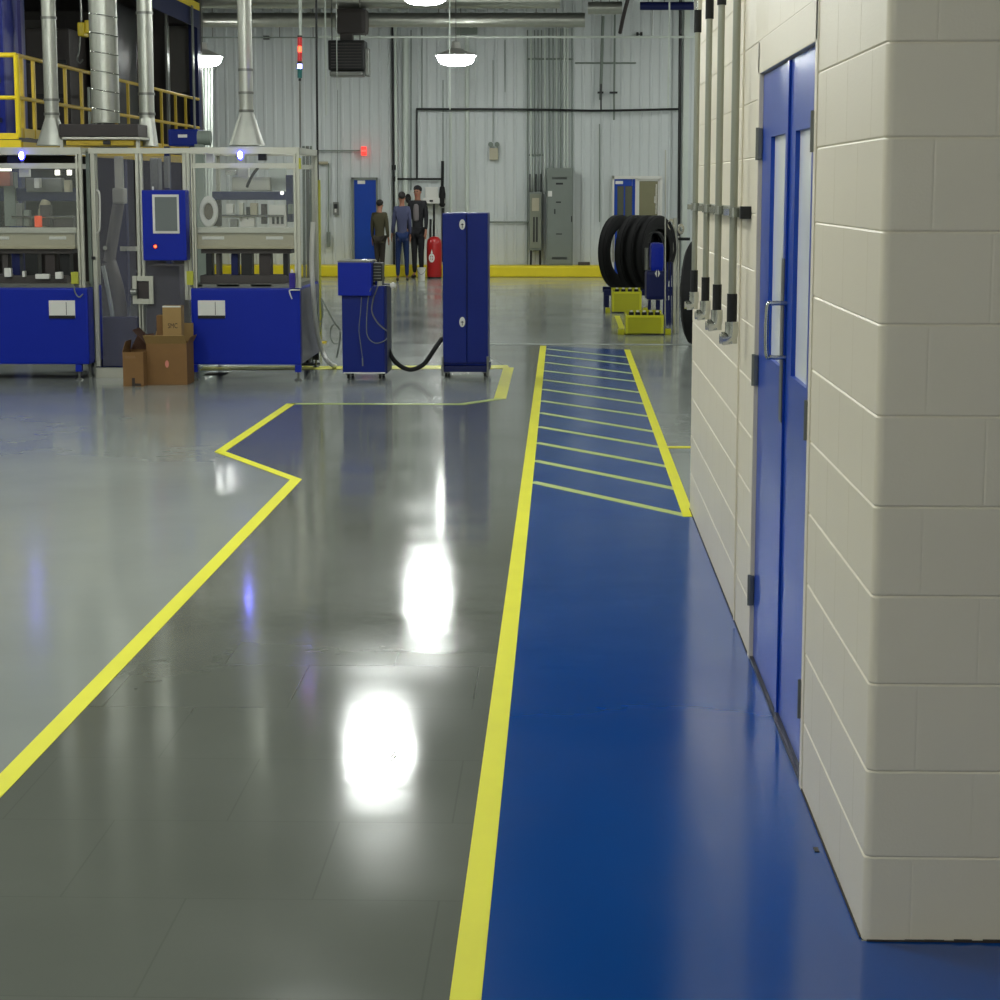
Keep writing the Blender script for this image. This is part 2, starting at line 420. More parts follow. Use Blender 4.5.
for a, b in zip(LY, RY):
    ya = G(540, a).y; yb = G(660, b).y
    mb = MB(); mb.poly(ln((XL+.03, ya), (XW-.02, yb), .07, .0036), (0, 0, -.0009)); mb.build('hatch_stripe', 'tape2', pw)
mb = MB(); band(mb, zig, .068); band(mb, [G(291, 404), G(296, 404)], .068)
mb.build('floor_line', 'tape', label='bright yellow zigzag line on the grey floor in front of machines', category='floor line', loc=G(296, 480))
mb = MB(); band(mb, far_line[:3], .075)
mb.build('floor_line', 'tape2', label='pale yellow line on the floor in front of the two blue cabinets', category='floor line')
mb = MB(); band(mb, far_line[2:4]+[far_line[3]+Vector((-.001, .02, 0))], .10); band(mb, [far_line[3]+Vector((0, .1, 0)), far_line[4]+Vector((0, .1, 0))], .36)
mb.build('floor_line', mat('worn yellow tape', (206, 206, 70), .45), label='yellow line turning behind the tall blue cabinet and under the machine', category='floor line')
mb = MB(); band(mb, [G(667, 447.5), G(720, 447.5)], .08)
mb.build('floor_line', 'tape', label='short yellow line running from the hatched walkway toward the block wall', category='floor line')
mb = MB(); band(mb, [(G(488, 345).x, G(560, 345.5).y+.15), (5, G(560, 345.5).y+.15)], .10)
mb.build('floor_joint', 'pale', label='pale joint line across the floor at the far end of the walkway', category='floor joint')
mb = MB(); band(mb, [G(617, 316), G(624, 334)], .07); mb.build('floor_line', 'tape', label='short yellow floor line beside the front yellow tray', category='floor line')

mb = MB()
mb.box(XW-.004, XW-.0005, YC+.02, DOOR_NEAR-.01, .003, .009); mb.box(XW-.004, XW-.0005, DOOR_FAR+.01, YE, .003, .007)
x = XW+.01
while x < XW+4:
    w_ = random.uniform(.02, .07); mb.box(x, x+w_, YC-.005, YC-.0005, .003, random.uniform(.006, .010)); x += w_*.98
mb.build('baseboard_right', mat('dark joint grime', (52, 46, 40), .9), **S)
g = G(393, 757); mb = MB(); mb.tube([g+Vector((-.008, -.05, .006)), g+Vector((.002, 0, .009)), g+Vector((.008, .055, .006))], .0025, 6); mb.tube([g+Vector((.0, .02, .008)), g+Vector((.012, .035, .012))], .002, 6)
mb.build('floor_scrap', 'blackm', label='tiny dark scrap lying on the shiny grey floor', category='debris')
g = G(816, 851); mb = MB(); mb.box(g.x-.006, g.x+.006, g.y-.02, g.y+.015, .003, .006)
mb.build('floor_scrap', 'blackm', label='tiny dark chip on the blue floor close to the block wall', category='debris')
# ================================================================== LAMPS
def lamp(X, Y, Z, label, visible=True, top=None):
    o = thing('high_bay_lamp', label, 'lamp', (X, Y, Z), 'high bay lamps hanging over the hall')
    T = Matrix.Translation((X, Y, Z))
    MB().lathe([(.05, .24), (.07, .23), (.09, .12), (.17, .08), (.30, .03), (.365, .0), (.365, -.012), (.34, -.004), (.10, .02)], T, 24).build('housing', 'white', o, 40)
    MB().lathe([(.33, -.006), (.33, -.05), (.31, -.11), (.25, -.155), (.16, -.18), (.06, -.19)], T, 24).build('lens', 'lampglow', o, 60)
    MB().cyl((X, Y, Z+.23), (X, Y, top or ZC-.002), .008, seg=8).build('hanging_rod', 'steel', o)
for (px, py, Y, lab) in [(456, 61, 37, 'glowing lamp above the emergency light, near the back wall'),
                         (425, -1, 31, 'glowing lamp cut by the top of the picture'),
                         (203, 62, 37, 'glowing lamp hanging beside the end of the dark tower')]:
    w = W(px, py, Y); lamp(w.x, w.y, w.z+.10, lab)
w = W(372, -56, 20.4); lamp(w.x, 20.4, w.z, 'lamp over the grey aisle, next after the top one')
for (X, Y) in [(-1.7, 13.5), (-1.7, 10), (-1.7, 6.5), (-7.4, 22.0), (-5.2, 13.0), (-5.2, 8), (-5.2, 3.0), (-9.5, 18), (-9.5, 13), (-9.5, 8), (4.2, 14), (4.2, 19), (4.2, 24), (4.2, 29), (4.2, 34), (4.2, 38), (-2.6, -3.4), (-6.2, -1.0), (1.6, -4.6), (-1.0, -1.2)]:  # unseen lamps added to brighten the hall and the wall facing the camera
    lamp(X, Y, 4.75, 'unseen lamp added above the hall floor, outside the picture')

# ================================================================== BACK WALL FITTINGS
YP = YB-.035
def bdoor(n, px0, px1, py0, lites=False):
    o = thing('door_%d' % n, None, None, (fx((px0+px1)/2, YP), YP, 0), kind='structure')
    return o
d2 = bdoor(2, 352, 376, 178)
a = W(354, 180, YP-.05); b = W(376, 180, YP-.05)
mb = MB(); mb.box(a.x-.05, a.x, YP-.09, YP, 0, a.z+.05); mb.box(b.x, b.x+.03, YP-.09, YP, 0, a.z+.05); mb.box(a.x-.05, b.x+.03, YP-.09, YP, a.z, a.z+.05)
mb.build('door_frame', 'grey', d2)
lf = MB().box(a.x, b.x, YP-.06, YP-.02, .01, a.z).build('door_leaf', 'door', d2)
MB().p(357.5, 365, 179.5+1, 184, YP-.075, .013).build('sign_plate', 'white', lf)
MB().box(b.x-.06, b.x-.03, YP-.10, YP-.06, .95, 1.08, .008).build('lever_handle', 'chrome', lf)
d3 = bdoor(3, 612, 662, 177)
YD = YP-.09
mb = MB()
for x0, x1, y0, y1 in ((612, 614, 176, 262), (635, 637.5, 178, 262), (659.5, 662, 178, 262), (612, 662, 176, 179)):
    mb.p(x0, x1, y0, y1, YD, .088)
mb.box(fx(612, YD), fx(614, YD), YD, YD+.088, 0, 1); mb.box(fx(659.5, YD), fx(662, YD), YD, YD+.088, 0, 1)
mb.build('door_frame', 'white', d3)
lf = MB(); a = W(614, 179, YD+.03); b = W(635, 179, YD+.03)
for x0, x1, y0, y1 in ((614, 617, 179, 262), (632, 635, 179, 262), (617, 632, 179, 186), (617, 632, 250, 262), (623.6, 624.8, 186, 250)):
    lf.p(x0, x1, y0, y1, YD+.03, .045)
lf.box(a.x, b.x, YD+.03, YD+.075, .01, .5)
lf = lf.build('door_leaf', 'door', d3)
MB().p(617, 632, 186, 250, YD+.05, .006).build('glass_lite', mat('dim door glass', (84, 88, 74), .12), lf)
MB().p(615.5, 623, 181, 184, YD+.018, .012).build('sign_plate', 'white', lf)
lf2 = MB()
for x0, x1, y0, y1 in ((637.5, 639, 179, 262), (657.5, 659.5, 179, 262), (637.5, 659.5, 179, 181)): lf2.p(x0, x1, y0, y1, YD+.03, .045)
lf2.box(fx(637.5, YD+.03), fx(659.5, YD+.03), YD+.03, YD+.075, .01, .5)
lf2 = lf2.build('door_leaf', 'white', d3)
MB().p(639, 657.5, 181, 252, YD+.05, .006).build('glass_lite', mat('warm door glass', (122, 120, 92), .15), lf2)
mb = MB(); mb.p(655.5, 657, 184, 214, YD+.038, .01); mb.p(654, 655.5, 196, 203, YD+.038, .01); mb.build('push_bar', 'chrome', lf2)

def bpipe(name, x0, y0, x1, y1, r, m, label, group=None, cat='pipe', off=.07):
    a = W(x0, y0, YB-off); b = W(x1, y1, YB-off)
    mb = MB(); mb.cyl(a, b, r, seg=10)
    kw = dict(label=label, category=cat)
    if group: kw['group'] = group
    return mb.build(name, m, smooth=40, **kw)
# black gas line
gp = thing('gas_pipe', 'black pipe dropping down the back wall behind the standing people', 'pipe', W(394, 277, YB-.1))
Yg = YB-.12
MB().cyl(W(392.3, 25, Yg), W(394.3, 277, Yg), .022, seg=10).build('riser', 'blackm', gp)
mb = MB(); mb.cyl(W(394, 179, Yg), W(442.5, 179, Yg), .02, seg=10); mb.build('branch', 'blackm', gp)
mb = MB(); mb.cyl(W(394, 165, Yg), W(394, 170, Yg), .045, seg=10); mb.cyl(W(394, 176.5, Yg), W(394, 181.5, Yg), .034, seg=10); mb.build('fitting', 'blackm', gp)
gp = thing('gas_pipe', 'long black pipe running level high along the back wall', 'pipe', W(540, 109, YB-.1))
Yg = YB-.16
mb = MB(); mb.tube([W(417, 179, Yg), W(416.7, 109, Yg)], .02, 10, False); mb.build('drop', 'blackm', gp)
mb = MB(); mb.tube([W(416, 109, Yg), W(530, 109.5, Yg), W(600, 110.6, Yg), W(680, 109, Yg)], .022, 10); mb.build('main_run', 'blackm', gp)
mb = MB(); mb.cyl(W(601, 84, Yg), W(601, 110, Yg), .016, seg=8); mb.build('tee', 'blackm', gp)
bpipe('vertical_pipe', 680.5, -10, 678.5, 277, .03, 'blackm', 'tall black pipe up the back wall beside the pale column', off=.2)
bpipe('vertical_pipe', 603, 16, 600.5, 100, .03, 'greenw', 'grey green drop pipe above the level black pipe, with flange', off=.1)
bpipe('vertical_pipe', 615, 4, 614, 120, .02, 'greenw', 'thin grey drop pipe crossing the level black pipe near the doors', off=.09)
mb = MB(); mb.p(597.5, 603.5, 91.5, 93.5, YB-.14, .06); mb.build('pipe_flange', 'blackm', label='small dark flange on the drop pipe above the level black pipe', category='flange')
mb = MB(); mb.p(609.5, 617.5, 91.5, 93.5, YB-.13, .06); mb.build('pipe_flange', 'blackm', label='small dark flange on the thin drop pipe nearest the doors', category='flange')
for px, y0, y1, r, m, lab in [(405.5, 38, 268, .06, 'whitecon', 'pale square downpipe on the back wall beside the black drop pipe'),
                              (467, 38, 268, .045, 'whitecon', 'pale pipe up the back wall directly behind the tall blue cabinet'),
                              (450.5, 112, 268, .028, 'whitecon', 'pale thin pipe up the back wall below the lamp'),
                              (411, 30, 190, .012, 'greenw', 'thin dull conduit beside the pale square downpipe'),
                              (443, 80, 179, .010, 'greenw', 'thin dull conduit above the hanging black hose'),
                              (422, 25, 108, .010, 'greenw', 'thin dull conduit above the corner of the level black pipe'),
                              (493, 60, 142, .008, 'greenw', 'thin dull conduit above the emergency light'),
                              (505, 40, 92, .008, 'greenw', 'short thin conduit high on the wall near the emergency light'),
                              (599.6, 124, 222, .012, 'greenw', 'thin conduit down the wall above the rubber tires'),
                              (337.5, 90, 204, .006, 'greenw', 'thin conduit above the call point by the single blue door')]:
    bpipe('wall_pipe', px-.004*(px-500)*.2, y0, px, y1, r, m, lab)
for i, x in enumerate((527.5, 531, 534.5, 538, 541.5, 545)):
    bpipe('wall_conduit', x, 30, x, (193 if x > 528 else 268), .016 if x in (531, 545) else .011, 'whitecon' if i in (1, 5) else 'greenw', 'thin vertical conduit in the bundle above the narrow grey electrical box', 'conduits above the narrow electrical box', 'conduit')
for i, x in enumerate((549, 553, 556.5, 560.5, 564.5, 567.5, 572)):
    bpipe('wall_conduit', x, 28, x, 169, .022 if i in (4, 5) else .013, 'whitecon' if i in (2, 4, 5) else 'greenw', 'thin vertical conduit in the bundle above the wide grey electrical cabinet', 'conduits above the wide electrical cabinet', 'conduit')
for y, x0, x1, lab in ((59, 528, 573, 'upper cross strut behind the conduit bundle'), (155, 529, 543, 'lower cross strut behind the conduit bundle'), (63, 575, 636, 'level thin conduit high up, right of the conduit bundle')):
    bpipe('cross_strut', x0, y, x1, y, .018, 'greenw', lab+' on the back wall', cat='strut', off=.05)
bpipe('level_conduit', 488, 222, 529, 222, .014, 'greenw', 'level grey conduit leading into the narrow grey electrical box', cat='conduit')
bpipe('level_conduit', 310, 150.5, 360, 150.5, .012, 'greenw', 'level grey conduit leading to the red exit sign', cat='conduit', off=.1)
bpipe('level_conduit', 318, 163, 328, 163, .03, 'cream', 'short stub pipe on the back wall beside the yellow post', cat='conduit', off=.1)
bpipe('wall_pipe', 328.5, 163, 328.5, 246, .014, 'greenw', 'thin pipe on the back wall between the yellow post and call point')
mb = MB(); mb.p(326.5, 330, 232, 247, YB-.16, .1, .01); mb.build('conduit_box', 'grey', label='small grey box at the foot of a pipe near the yellow post', category='box')
# steel columns against the wall
for x0, x1, lab in ((683, 688.5, 'pale steel wall column beside the tall black pipe'), (394.8, 397, 'slim pale wall trim just beside the black drop pipe')):
    mb = MB(); mb.p(x0, x1, -20, 268, YB-.14, .10); mb.build('wall_column', 'whitecon', kind='structure', label=lab)
# electrical gear
eb = thing('electrical_cabinet', 'wide grey electrical cabinet standing on the yellow curb at the back wall', 'electrical cabinet', (fx(560, 40.6), 40.6, fz(266, 40.6)))
body = MB(); Ye = 40.55; body.p(546.5, 573, 168, 265.8, Ye, .38, .02); body.build('body', 'grey', eb)
mb = MB(); mb.p(548, 571.5, 170, 264, Ye-.012, .012, .004); dd = mb.build('door_panel', 'grey', eb)
for y, x0, x1 in ((178, 552, 567), (258, 552, 567)):
    mb = MB()
    for k in range(5): mb.p(x0, x1, y-1+k*.5, y-.75+k*.5, Ye-.017, .006)
    mb.build('vent_slots', 'blackm', dd)
MB().p(556, 563, 182.8, 184.6, Ye-.018, .006).build('nameplate', 'blackm', dd)
MB().p(556, 561, 201.5, 202.8, Ye-.018, .006).build('nameplate', 'blackm', dd)
MB().p(556, 562, 233.5, 234.5, Ye-.018, .006).build('nameplate', 'blackm', dd)
MB().p(554.2, 555.4, 209, 214, Ye-.03, .02).build('door_handle', 'blackm', dd)
MB().p(548, 552, 191, 196.5, Ye-.018, .006).build('sticker', 'white', dd)
MB().p(571, 572, 216, 222, Ye-.02, .02).build('hinge', 'blackm', eb)
eb = thing('electrical_cabinet', 'narrow grey electrical box with black slots, left of the wide cabinet', 'electrical cabinet', (fx(535, 40.7), 40.7, fz(250, 40.7)))
MB().p(528.8, 542, 192, 250.5, 40.72, .24, .02).build('body', 'grey', eb)
mb = MB(); mb.p(530, 541, 194, 248, 40.70, .02, .004); dd = mb.build('door_panel', mat('panel olive grey', (122, 126, 108), .5), eb)
MB().p(532, 539, 198, 211, 40.69, .008).build('label_plate', 'cream', dd)
mb = MB(); mb.p(533.2, 534.6, 217, 242, 40.688, .01); mb.p(536.2, 537.6, 217, 242, 40.688, .01); mb.build('slots', 'blackm', dd)
for x in (530.8, 540):
    MB().cyl(W(x, 250, 40.8), W(x, 266, 40.8), .02, seg=8).build('conduit_leg', 'blackm', eb)
for x in (530, 536, 541):
    MB().cyl(W(x, 174, 40.8), W(x, 193, 40.8), .014, seg=8).build('conduit_tail', 'blackm', eb)
# exit sign, call point, emergency light
ex = thing('exit_sign', 'small red exit sign high on the wall above the single blue door', 'exit sign', W(363.5, 156, YB-.2))
mb = MB(); mb.p(361, 366, 146.5, 155.5, YB-.22, .17, .01); mb.build('housing', 'exitred', ex)
text('EXIT', .055, Matrix.Translation(W(363.5, 151, YB-.223)) @ FACE, 'white', 'lettering', ex)
cp = thing('call_point', 'small framed grey call point on the back wall beside the single blue door', 'call point', W(335.5, 215, YB-.1))
MB().p(333, 338.5, 202, 215, YB-.10, .07, .01).build('box', 'steel', cp)
MB().p(334, 337.5, 204, 208.5, YB-.108, .01).build('window', 'blackm', cp); MB().p(334.6, 336.4, 209, 212.5, YB-.112, .014).build('button', 'white', cp)
el = thing('emergency_light', 'cream emergency light with two lamp heads on the back wall', 'emergency light', W(493.5, 160, YB-.15))
MB().p(489.5, 498, 148, 160, YB-.17, .12, .015).build('battery_box', 'cream', el)
for x in (490.8, 497.2):
    a = W(x, 143.5, YB-.14); m = MB(); m.cyl(a, a+Vector((0, -.1, -.02)), .03, .05, 12); m.cyl(a+Vector((0, 0, -.1)), a, .012, seg=8); m.build('lamp_head', 'greenw', el)
cam_ = thing('camera_box', 'small black box high on the wall between ducts and the signal light', 'box', W(266, 40, YB-.1))
MB().p(263, 269, 35.5, 39.5, YB-.2, .13, .01).build('body', 'blackm', cam_)
cam_ = thing('twin_spotlight', 'pair of small black heads high on the wall above the double door', 'spotlight', W(639, 36, YB-.1))
MB().p(636.3, 638.6, 32, 36.5, YB-.2, .13, .01).build('head', 'blackm', cam_); MB().p(640.2, 642.6, 32, 36.5, YB-.2, .13, .01).build('head', 'blackm', cam_)
MB().p(637, 642, 33.5, 34.8, YB-.07, .03).build('bracket', 'blackm', cam_)
# shelf, hose and round things beside the people
wb = thing('wall_washbasin', 'white wall shelf box mounted behind the red tank', 'wall box', W(436, 204, YB-.3))
MB().p(423, 445, 198, 203.5, YB-.34, .28, .01).build('tray', 'white', wb)
MB().p(425, 438, 187, 198, YB-.14, .08, .01).build('back_panel', 'white', wb); MB().p(429.5, 433, 200, 201.8, YB-.345, .008).build('emblem', 'blackm', wb)
hz = thing('hanging_hose_tool', 'long black hose tool hanging from the black branch pipe', 'hose tool', W(442, 180, YB-.25))
Yh = YB-.3
mb = MB(); mb.tube([W(442.6, 161, Yh), W(442.6, 172, Yh), W(442.3, 186, Yh)], .03, 10); mb.build('hose', 'black', hz, 50)
mb = MB(); a = W(442.3, 207, Yh); b = W(442.3, 186, Yh); mb.lathe([(.03, 0), (.062, .04), (.068, .25), (.05, .38), (.025, (b-a).length)], Matrix.Translation(a), 16); mb.build('handle', 'black', hz, 50)
MB().cyl(W(443, 208, Yh), W(443, 262, Yh), .03, seg=10).build('tail', 'blackm', hz)
for x, y, lab in ((408.3, 198.5, 'black round reel on the back wall between two standing people'),):
    a = W(x, y, YB-.25); o = thing('cable_reel', lab, 'reel', a)
    T = Matrix.Translation(a) @ Matrix.Rotation(PI/2, 4, 'X')
    MB().lathe([(.05, -.10), (.055, .0), (.055, .09)], T @ Matrix.Diagonal((1, 1.7, 1, 1)), 20).build('disc', 'black', o, 40)
    MB().lathe([(.02, .09), (.02, .11)], T @ Matrix.Diagonal((1, 1.7, 1, 1)), 12).build('hub', 'blackm', o, 40)
# red tank
Yt = 39.6
rt = thing('red_tank', 'red tank with white emblem and black stems beside the tall blue cabinet', 'tank', G(434, 277.5))
c = fx(434.5, Yt); r = fx(442, Yt)-c; zt = fz(237, Yt)
mb = MB(); mb.lathe([(r*.9, .02), (r, .06), (r, zt-.14), (r*.9, zt-.05), (r*.5, zt), (.02, zt+.01)], Matrix.Translation((c, Yt, 0)), 28); mb.build('body', 'red', rt, 50)
mb = MB(); z0 = fz(258, Yt-r)
T = Matrix.Translation((c-.04, Yt-r*.97, z0)) @ Matrix.Rotation(PI/2, 4, 'X') @ Matrix.Diagonal((.65, 1, 1, 1))
mb.lathe([(.05, -.01), (.085, -.01), (.085, .012), (.05, .012)], T, 20, True)
mb.box(c-.05, c-.03, Yt-r-.006, Yt-r+.02, z0-.085, z0+.085); mb.box(c-.085, c+.005, Yt-r-.006, Yt-r+.02, z0-.01, z0+.01)
mb.poly([(c-.06, Yt-r-.006, z0+.09), (c-.02, Yt-r-.006, z0+.09), (c-.04, Yt-r-.006, z0+.17)], (0, .01, 0)); mb.build('emblem', 'white', rt)
for x, y0 in ((430.6, 219), (434, 204)):
    MB().cyl(W(x, y0, Yt), (fx(x, Yt), Yt, zt-.06), .022, seg=10).build('stem', 'blackm', rt)
MB().cyl((c, Yt, .0), (c, Yt, .03), r*.95, seg=24).build('base_ring', 'blackm', rt)
# bucket
g = G(421.5, 281); bk = thing('bucket', 'small white bucket on the floor in front of the red tank', 'bucket', g)
MB().lathe([(.06, .004), (.075, .23), (.082, .235), (.082, .25), (.07, .25), (.055, .02)], Matrix.Translation(g), 24).build('pail', 'white', bk, 40)
mb = MB(); mb.tube([g+Vector((-.08, 0, .22)), g+Vector((-.06, -.04, .17)), g+Vector((0, -.09, .12)), g+Vector((.06, -.04, .17)), g+Vector((.08, 0, .22))], .005, 6); mb.build('wire_handle', 'steel', bk)
mb = MB(); mb.p(578, 590, 262, 266, 40.6, .15, .02); mb.build('cable_coil_box', 'dark', label='small dark object lying on the curb beside the wide grey cabinet', category='box')

# unit heater
uh = thing('unit_heater', 'black unit heater hanging high in front of the back wall', 'heater', W(348, 75, 37))
MB().p(328, 364.5, 40, 70, 37, .6, .03).build('casing', 'blackm', uh)
mb = MB(); mb.p(329.5, 362.5, 71, 76, 37, .5, .02); mb.p(364.5, 369, 48, 76, 37.05, .3, .02); mb.build('lower_tray', 'steel', uh)
mb = MB()
for k in range(9): mb.p(331, 361, 43+k*3, 44+k*3, 36.97, .03)
mb.build('louvres', 'dark', uh)
MB().p(335, 366, 8, 33, 37.1, .6, .08).build('fan_housing', 'dark', uh)
MB().p(340, 352, 33, 40, 37.2, .3).build('duct_neck', 'dark', uh)
for x in (332, 360): MB().cyl(W(x, 40, 37.3), (fx(x, 37.3, 40), 37.3, ZC-.01), .012, seg=8).build('hanger', 'steel', uh)
# overhead level pipe and ducts
def hduct(name, x0, x1, y, Y, r, m, label, seams=12, cat='duct'):
    a = W(x0, y, Y); b = W(x1, y, Y); o = thing(name, label, cat, (a+b)/2)
    MB().cyl(a, b, r, seg=24).build('tube', m, o, 40)
    for k in range(seams):
        t = (k+.5)/seams; c = a.lerp(b, t); d = (b-a).normalized()*.03
        MB().cyl(c-d, c+d, r*1.06, seg=24).build('joint_band', m, o, 40)
    for k in range(4):
        t = (k+.5)/4; c = a.lerp(b, t)
        MB().cyl(c+Vector((0, 0, r*.9)), (c.x, c.y, ZC-.01), .01, seg=6).build('hanger', 'steel', o)
    return o
hduct('ventilation_duct', 196, 585, 20, 38.5, .13, 'galv', 'long silver ventilation duct, lower of the two under the ceiling')
hduct('ventilation_duct', 150, 560, 1, 37.5, .13, 'galv', 'long silver ventilation duct, upper of the two under the ceiling')
hduct('ventilation_duct', 588, 622, 8, 37.6, .11, 'galv', 'short silver duct piece above the long thin wall pipes', 2)
hduct('overhead_pipe', 318, 700, 37, 38.8, .022, 'whitecon', 'long thin pale pipe crossing level below the ceiling ducts', 6, 'pipe')
hduct('roof_beam', 640, 705, 6, 37, .07, 'navy', 'dark blue round beam end under the ceiling at the hall end', 0, 'beam')
hduct('sprinkler_pipe', 196, 330, 37.5, 39, .014, 'greenw', 'thin sprinkler pipe level below the ducts above the machine', 3, 'pipe')
mb = MB(); mb.tube([W(630, -8, 36.5), W(624, 14, 36.6), W(620, 33, 36.8)], .035, 8); mb.build('brace_pipe', 'darkbrown', label='dark slanted brace pipe under the short silver duct', category='brace')
mb = MB(); mb.p(455, 477, 26, 34, YB-.3, .28, .02); mb.build('junction_box', 'greenw', label='dull grey box on the wall just below the ceiling duct', category='box')
def hang(px, y0, y1, Y, r, m, lab, name='hanging_cable', cat='cable', x1=None):
    a = W(px, y0, Y); b = W(x1 or px, y1, Y)
    a.z = ZC-.01
    return MB().cyl(a, b, r, seg=8).build(name, m, label=lab, category=cat)
hang(449.5, 0, 110, 33, .01, 'whitecon', 'thin pale cable hanging straight down past the lamp', x1=450)
hang(669.7, 0, 108, 33, .013, 'whitecon', 'thin pale cable hanging near the tall black pipe', x1=668)
hang(325.7, 0, 115, 26, .010, 'whitecon', 'thin pale cable hanging in front of the unit heater', x1=326.2)
hang(317.3, 0, 262, 26, .014, 'blackm', 'thin black cable hanging beside the signal tower light', x1=318.5)
hang(337, 0, 88, 30, .006, 'whitecon', 'very thin pale cable hanging beside the unit heater')

# ================================================================== PEOPLE
def skin_mesh(verts, edges, radii, root=0, levels=1):
    me = bpy.data.meshes.new('tmp'); me.from_pydata(verts, edges, [])
    o = bpy.data.objects.new('tmp', me); COL.objects.link(o)
    md = o.modifiers.new('s', 'SKIN'); md.use_smooth_shade = True
    for i, r in enumerate(radii):
        d = me.skin_vertices[0].data[i]; d.radius = (r, r) if not isinstance(r, tuple) else r; d.use_root = (i == root)
    sb = o.modifiers.new('b', 'SUBSURF'); sb.levels = levels; sb.render_levels = levels
    bpy.context.view_layer.update()
    out = bpy.data.meshes.new_from_object(o.evaluated_get(bpy.context.evaluated_depsgraph_get()))
    bpy.data.objects.remove(o); bpy.data.meshes.remove(me)
    return out
def person(g, Hh, label, shirt, pants, sx=.74, rot=0, arm=(0, 0), lean=0, legspread=1.0, extra=None, hunch=0):
    o = thing('person', label, 'person', g)
    def V(x, y, z): return (x*Hh, (y+lean*max(0, z-.5))*Hh, z*Hh)
    X = Matrix.Rotation(rot, 4, 'Z') @ Matrix.Diagonal((sx, sx*.9+.1, 1, 1))
    def put(me, name, m, parent=o):
        me.transform(X if parent == o or True else X)
        me.materials.clear(); me.materials.append(M[m])
        for f in me.polygons: f.use_smooth = True
        q = bpy.data.objects.new(name, me); COL.objects.link(q); q.parent = parent
        return q
    # skeleton
    v = []; e = []; r = []
    def add(p, rad, link=None):
        v.append(V(*p)); r.append(rad*Hh if not isinstance(rad, tuple) else tuple(q*Hh for q in rad)); i = len(v)-1
        if link is not None: e.append((link, i))
        return i
    pel = add((0, 0, .53), (.075, .058)); sp = add((0, 0, .62), (.078, .056), pel); ch = add((0, 0, .75), (.086, .06), sp)
    nk = add((0, -.004-hunch*.2, .832), .046, ch); n2 = add((0, hunch*.6, .862), .036, nk)
    hd = add((0, .004+hunch, .90), (.05, .054), n2); ht = add((0, .0+hunch, .94), (.05, .054), hd); tp = add((0, -.002+hunch, .962), .03, ht)
    arms = []
    for k, s in enumerate((-1, 1)):
        sh = add((s*.100, 0, .795), .038, ch); a = arm[k]
        el = add((s*(.116+.02*abs(a)), -.01+.03*a, .635), .025, sh)
        wr = add((s*(.118+.05*a), .02+.06*a, .50+.03*abs(a)), .016, el); pa = add((s*(.120+.055*a), .03+.07*a, .468+.03*abs(a)), (.012, .02), wr)
        for q in range(4):
            f1 = add((s*(.120+.055*a), .012+.012*q+.07*a, .438+.03*abs(a)), .0052, pa); add((s*(.117+.055*a), .016+.012*q+.075*a, .412+.004*abs(q-1.5)+.03*abs(a)), .0045, f1)
        t1 = add((s*(.113+.055*a), .052+.07*a, .462+.03*abs(a)), .0055, pa); add((s*(.110+.055*a), .058+.07*a, .44+.03*abs(a)), .005, t1)
        arms.append((sh, el, wr))
    legs = []
    for s in (-1, 1):
        hp = add((s*.05, 0, .50), .056, pel); kn = add((s*.058*legspread, .006, .285), .035, hp); an = add((s*.062*legspread, -.008, .05), .021, kn)
        add((s*.068*legspread, .065, .02), (.018, .015), an); legs.append((hp, kn, an))
    inner = {pel, sp, ch}|{i for a in arms for i in a[:2]}|{i for l in legs for i in l}
    rb_ = [(tuple(q*.72 for q in k) if isinstance(k, tuple) else k*.72) if i in inner else k for i, k in enumerate(r)]
    body = put(skin_mesh(v, e, rb_), 'body', 'skin')
    def sub(idx, infl, name, m, trims=()):
        mp = {i: k for k, i in enumerate(idx)}
        vv = [Vector(v[i]) for i in idx]; ee = [(mp[a], mp[b]) for a, b in e if a in mp and b in mp]
        rr = [tuple(q+infl*Hh for q in (r[i] if isinstance(r[i], tuple) else (r[i], r[i]))) for i in idx]
        for i, j, t in trims: vv[mp[i]] = Vector(v[j]).lerp(Vector(v[i]), t)
        return put(skin_mesh([tuple(q) for q in vv], ee, rr), name, m)
    hem = len(v); v.append(V(0, 0, .475)); r.append((.074*Hh, .06*Hh)); e.append((pel, hem))
    sub([pel, sp, ch, nk, hem]+[i for a in arms for i in a], .008, 'shirt', shirt, [(a[2], a[1], .9) for a in arms]+[(nk, ch, .95)])
    e.pop()
    sub([pel]+[i for l in legs for i in l], .009, 'trousers', pants, [(l[2], l[1], .97) for l in legs])
    for l, s in zip(legs, (-1, 1)):
        m = skin_mesh([V(s*.064*legspread, -.03, .022), V(s*.066*legspread, .02, .024), V(s*.069*legspread, .075, .017)], [(0, 1), (1, 2)], [.022*Hh, .024*Hh, .018*Hh], 0)
        put(m, 'shoe', 'shoe')
    hb = bmesh.new(); c_ = V(0, -.010+hunch, .950)
    bmesh.ops.create_uvsphere(hb, u_segments=20, v_segments=12, radius=1, matrix=Matrix.Translation(c_) @ Matrix.Rotation(.35, 4, 'X') @ Matrix.Diagonal((.056*Hh, .058*Hh, .040*Hh, 1)))
    m = bpy.data.meshes.new('hair'); hb.to_mesh(m); hb.free()
    put(m, 'hair', 'hair')
    # face
    mbx = MB(); base = wloc(o)
    for s in (-1, 1):
        for k in range(1):
            bmesh.ops.create_uvsphere(mbx.bm, u_segments=10, v_segments=8, radius=.006*Hh, matrix=Matrix.Translation(V(s*.018, .054+hunch, .925)))
    me = bpy.data.meshes.new('eyes'); mbx.bm.to_mesh(me); mbx.bm.free(); put(me, 'eyes', 'hair')
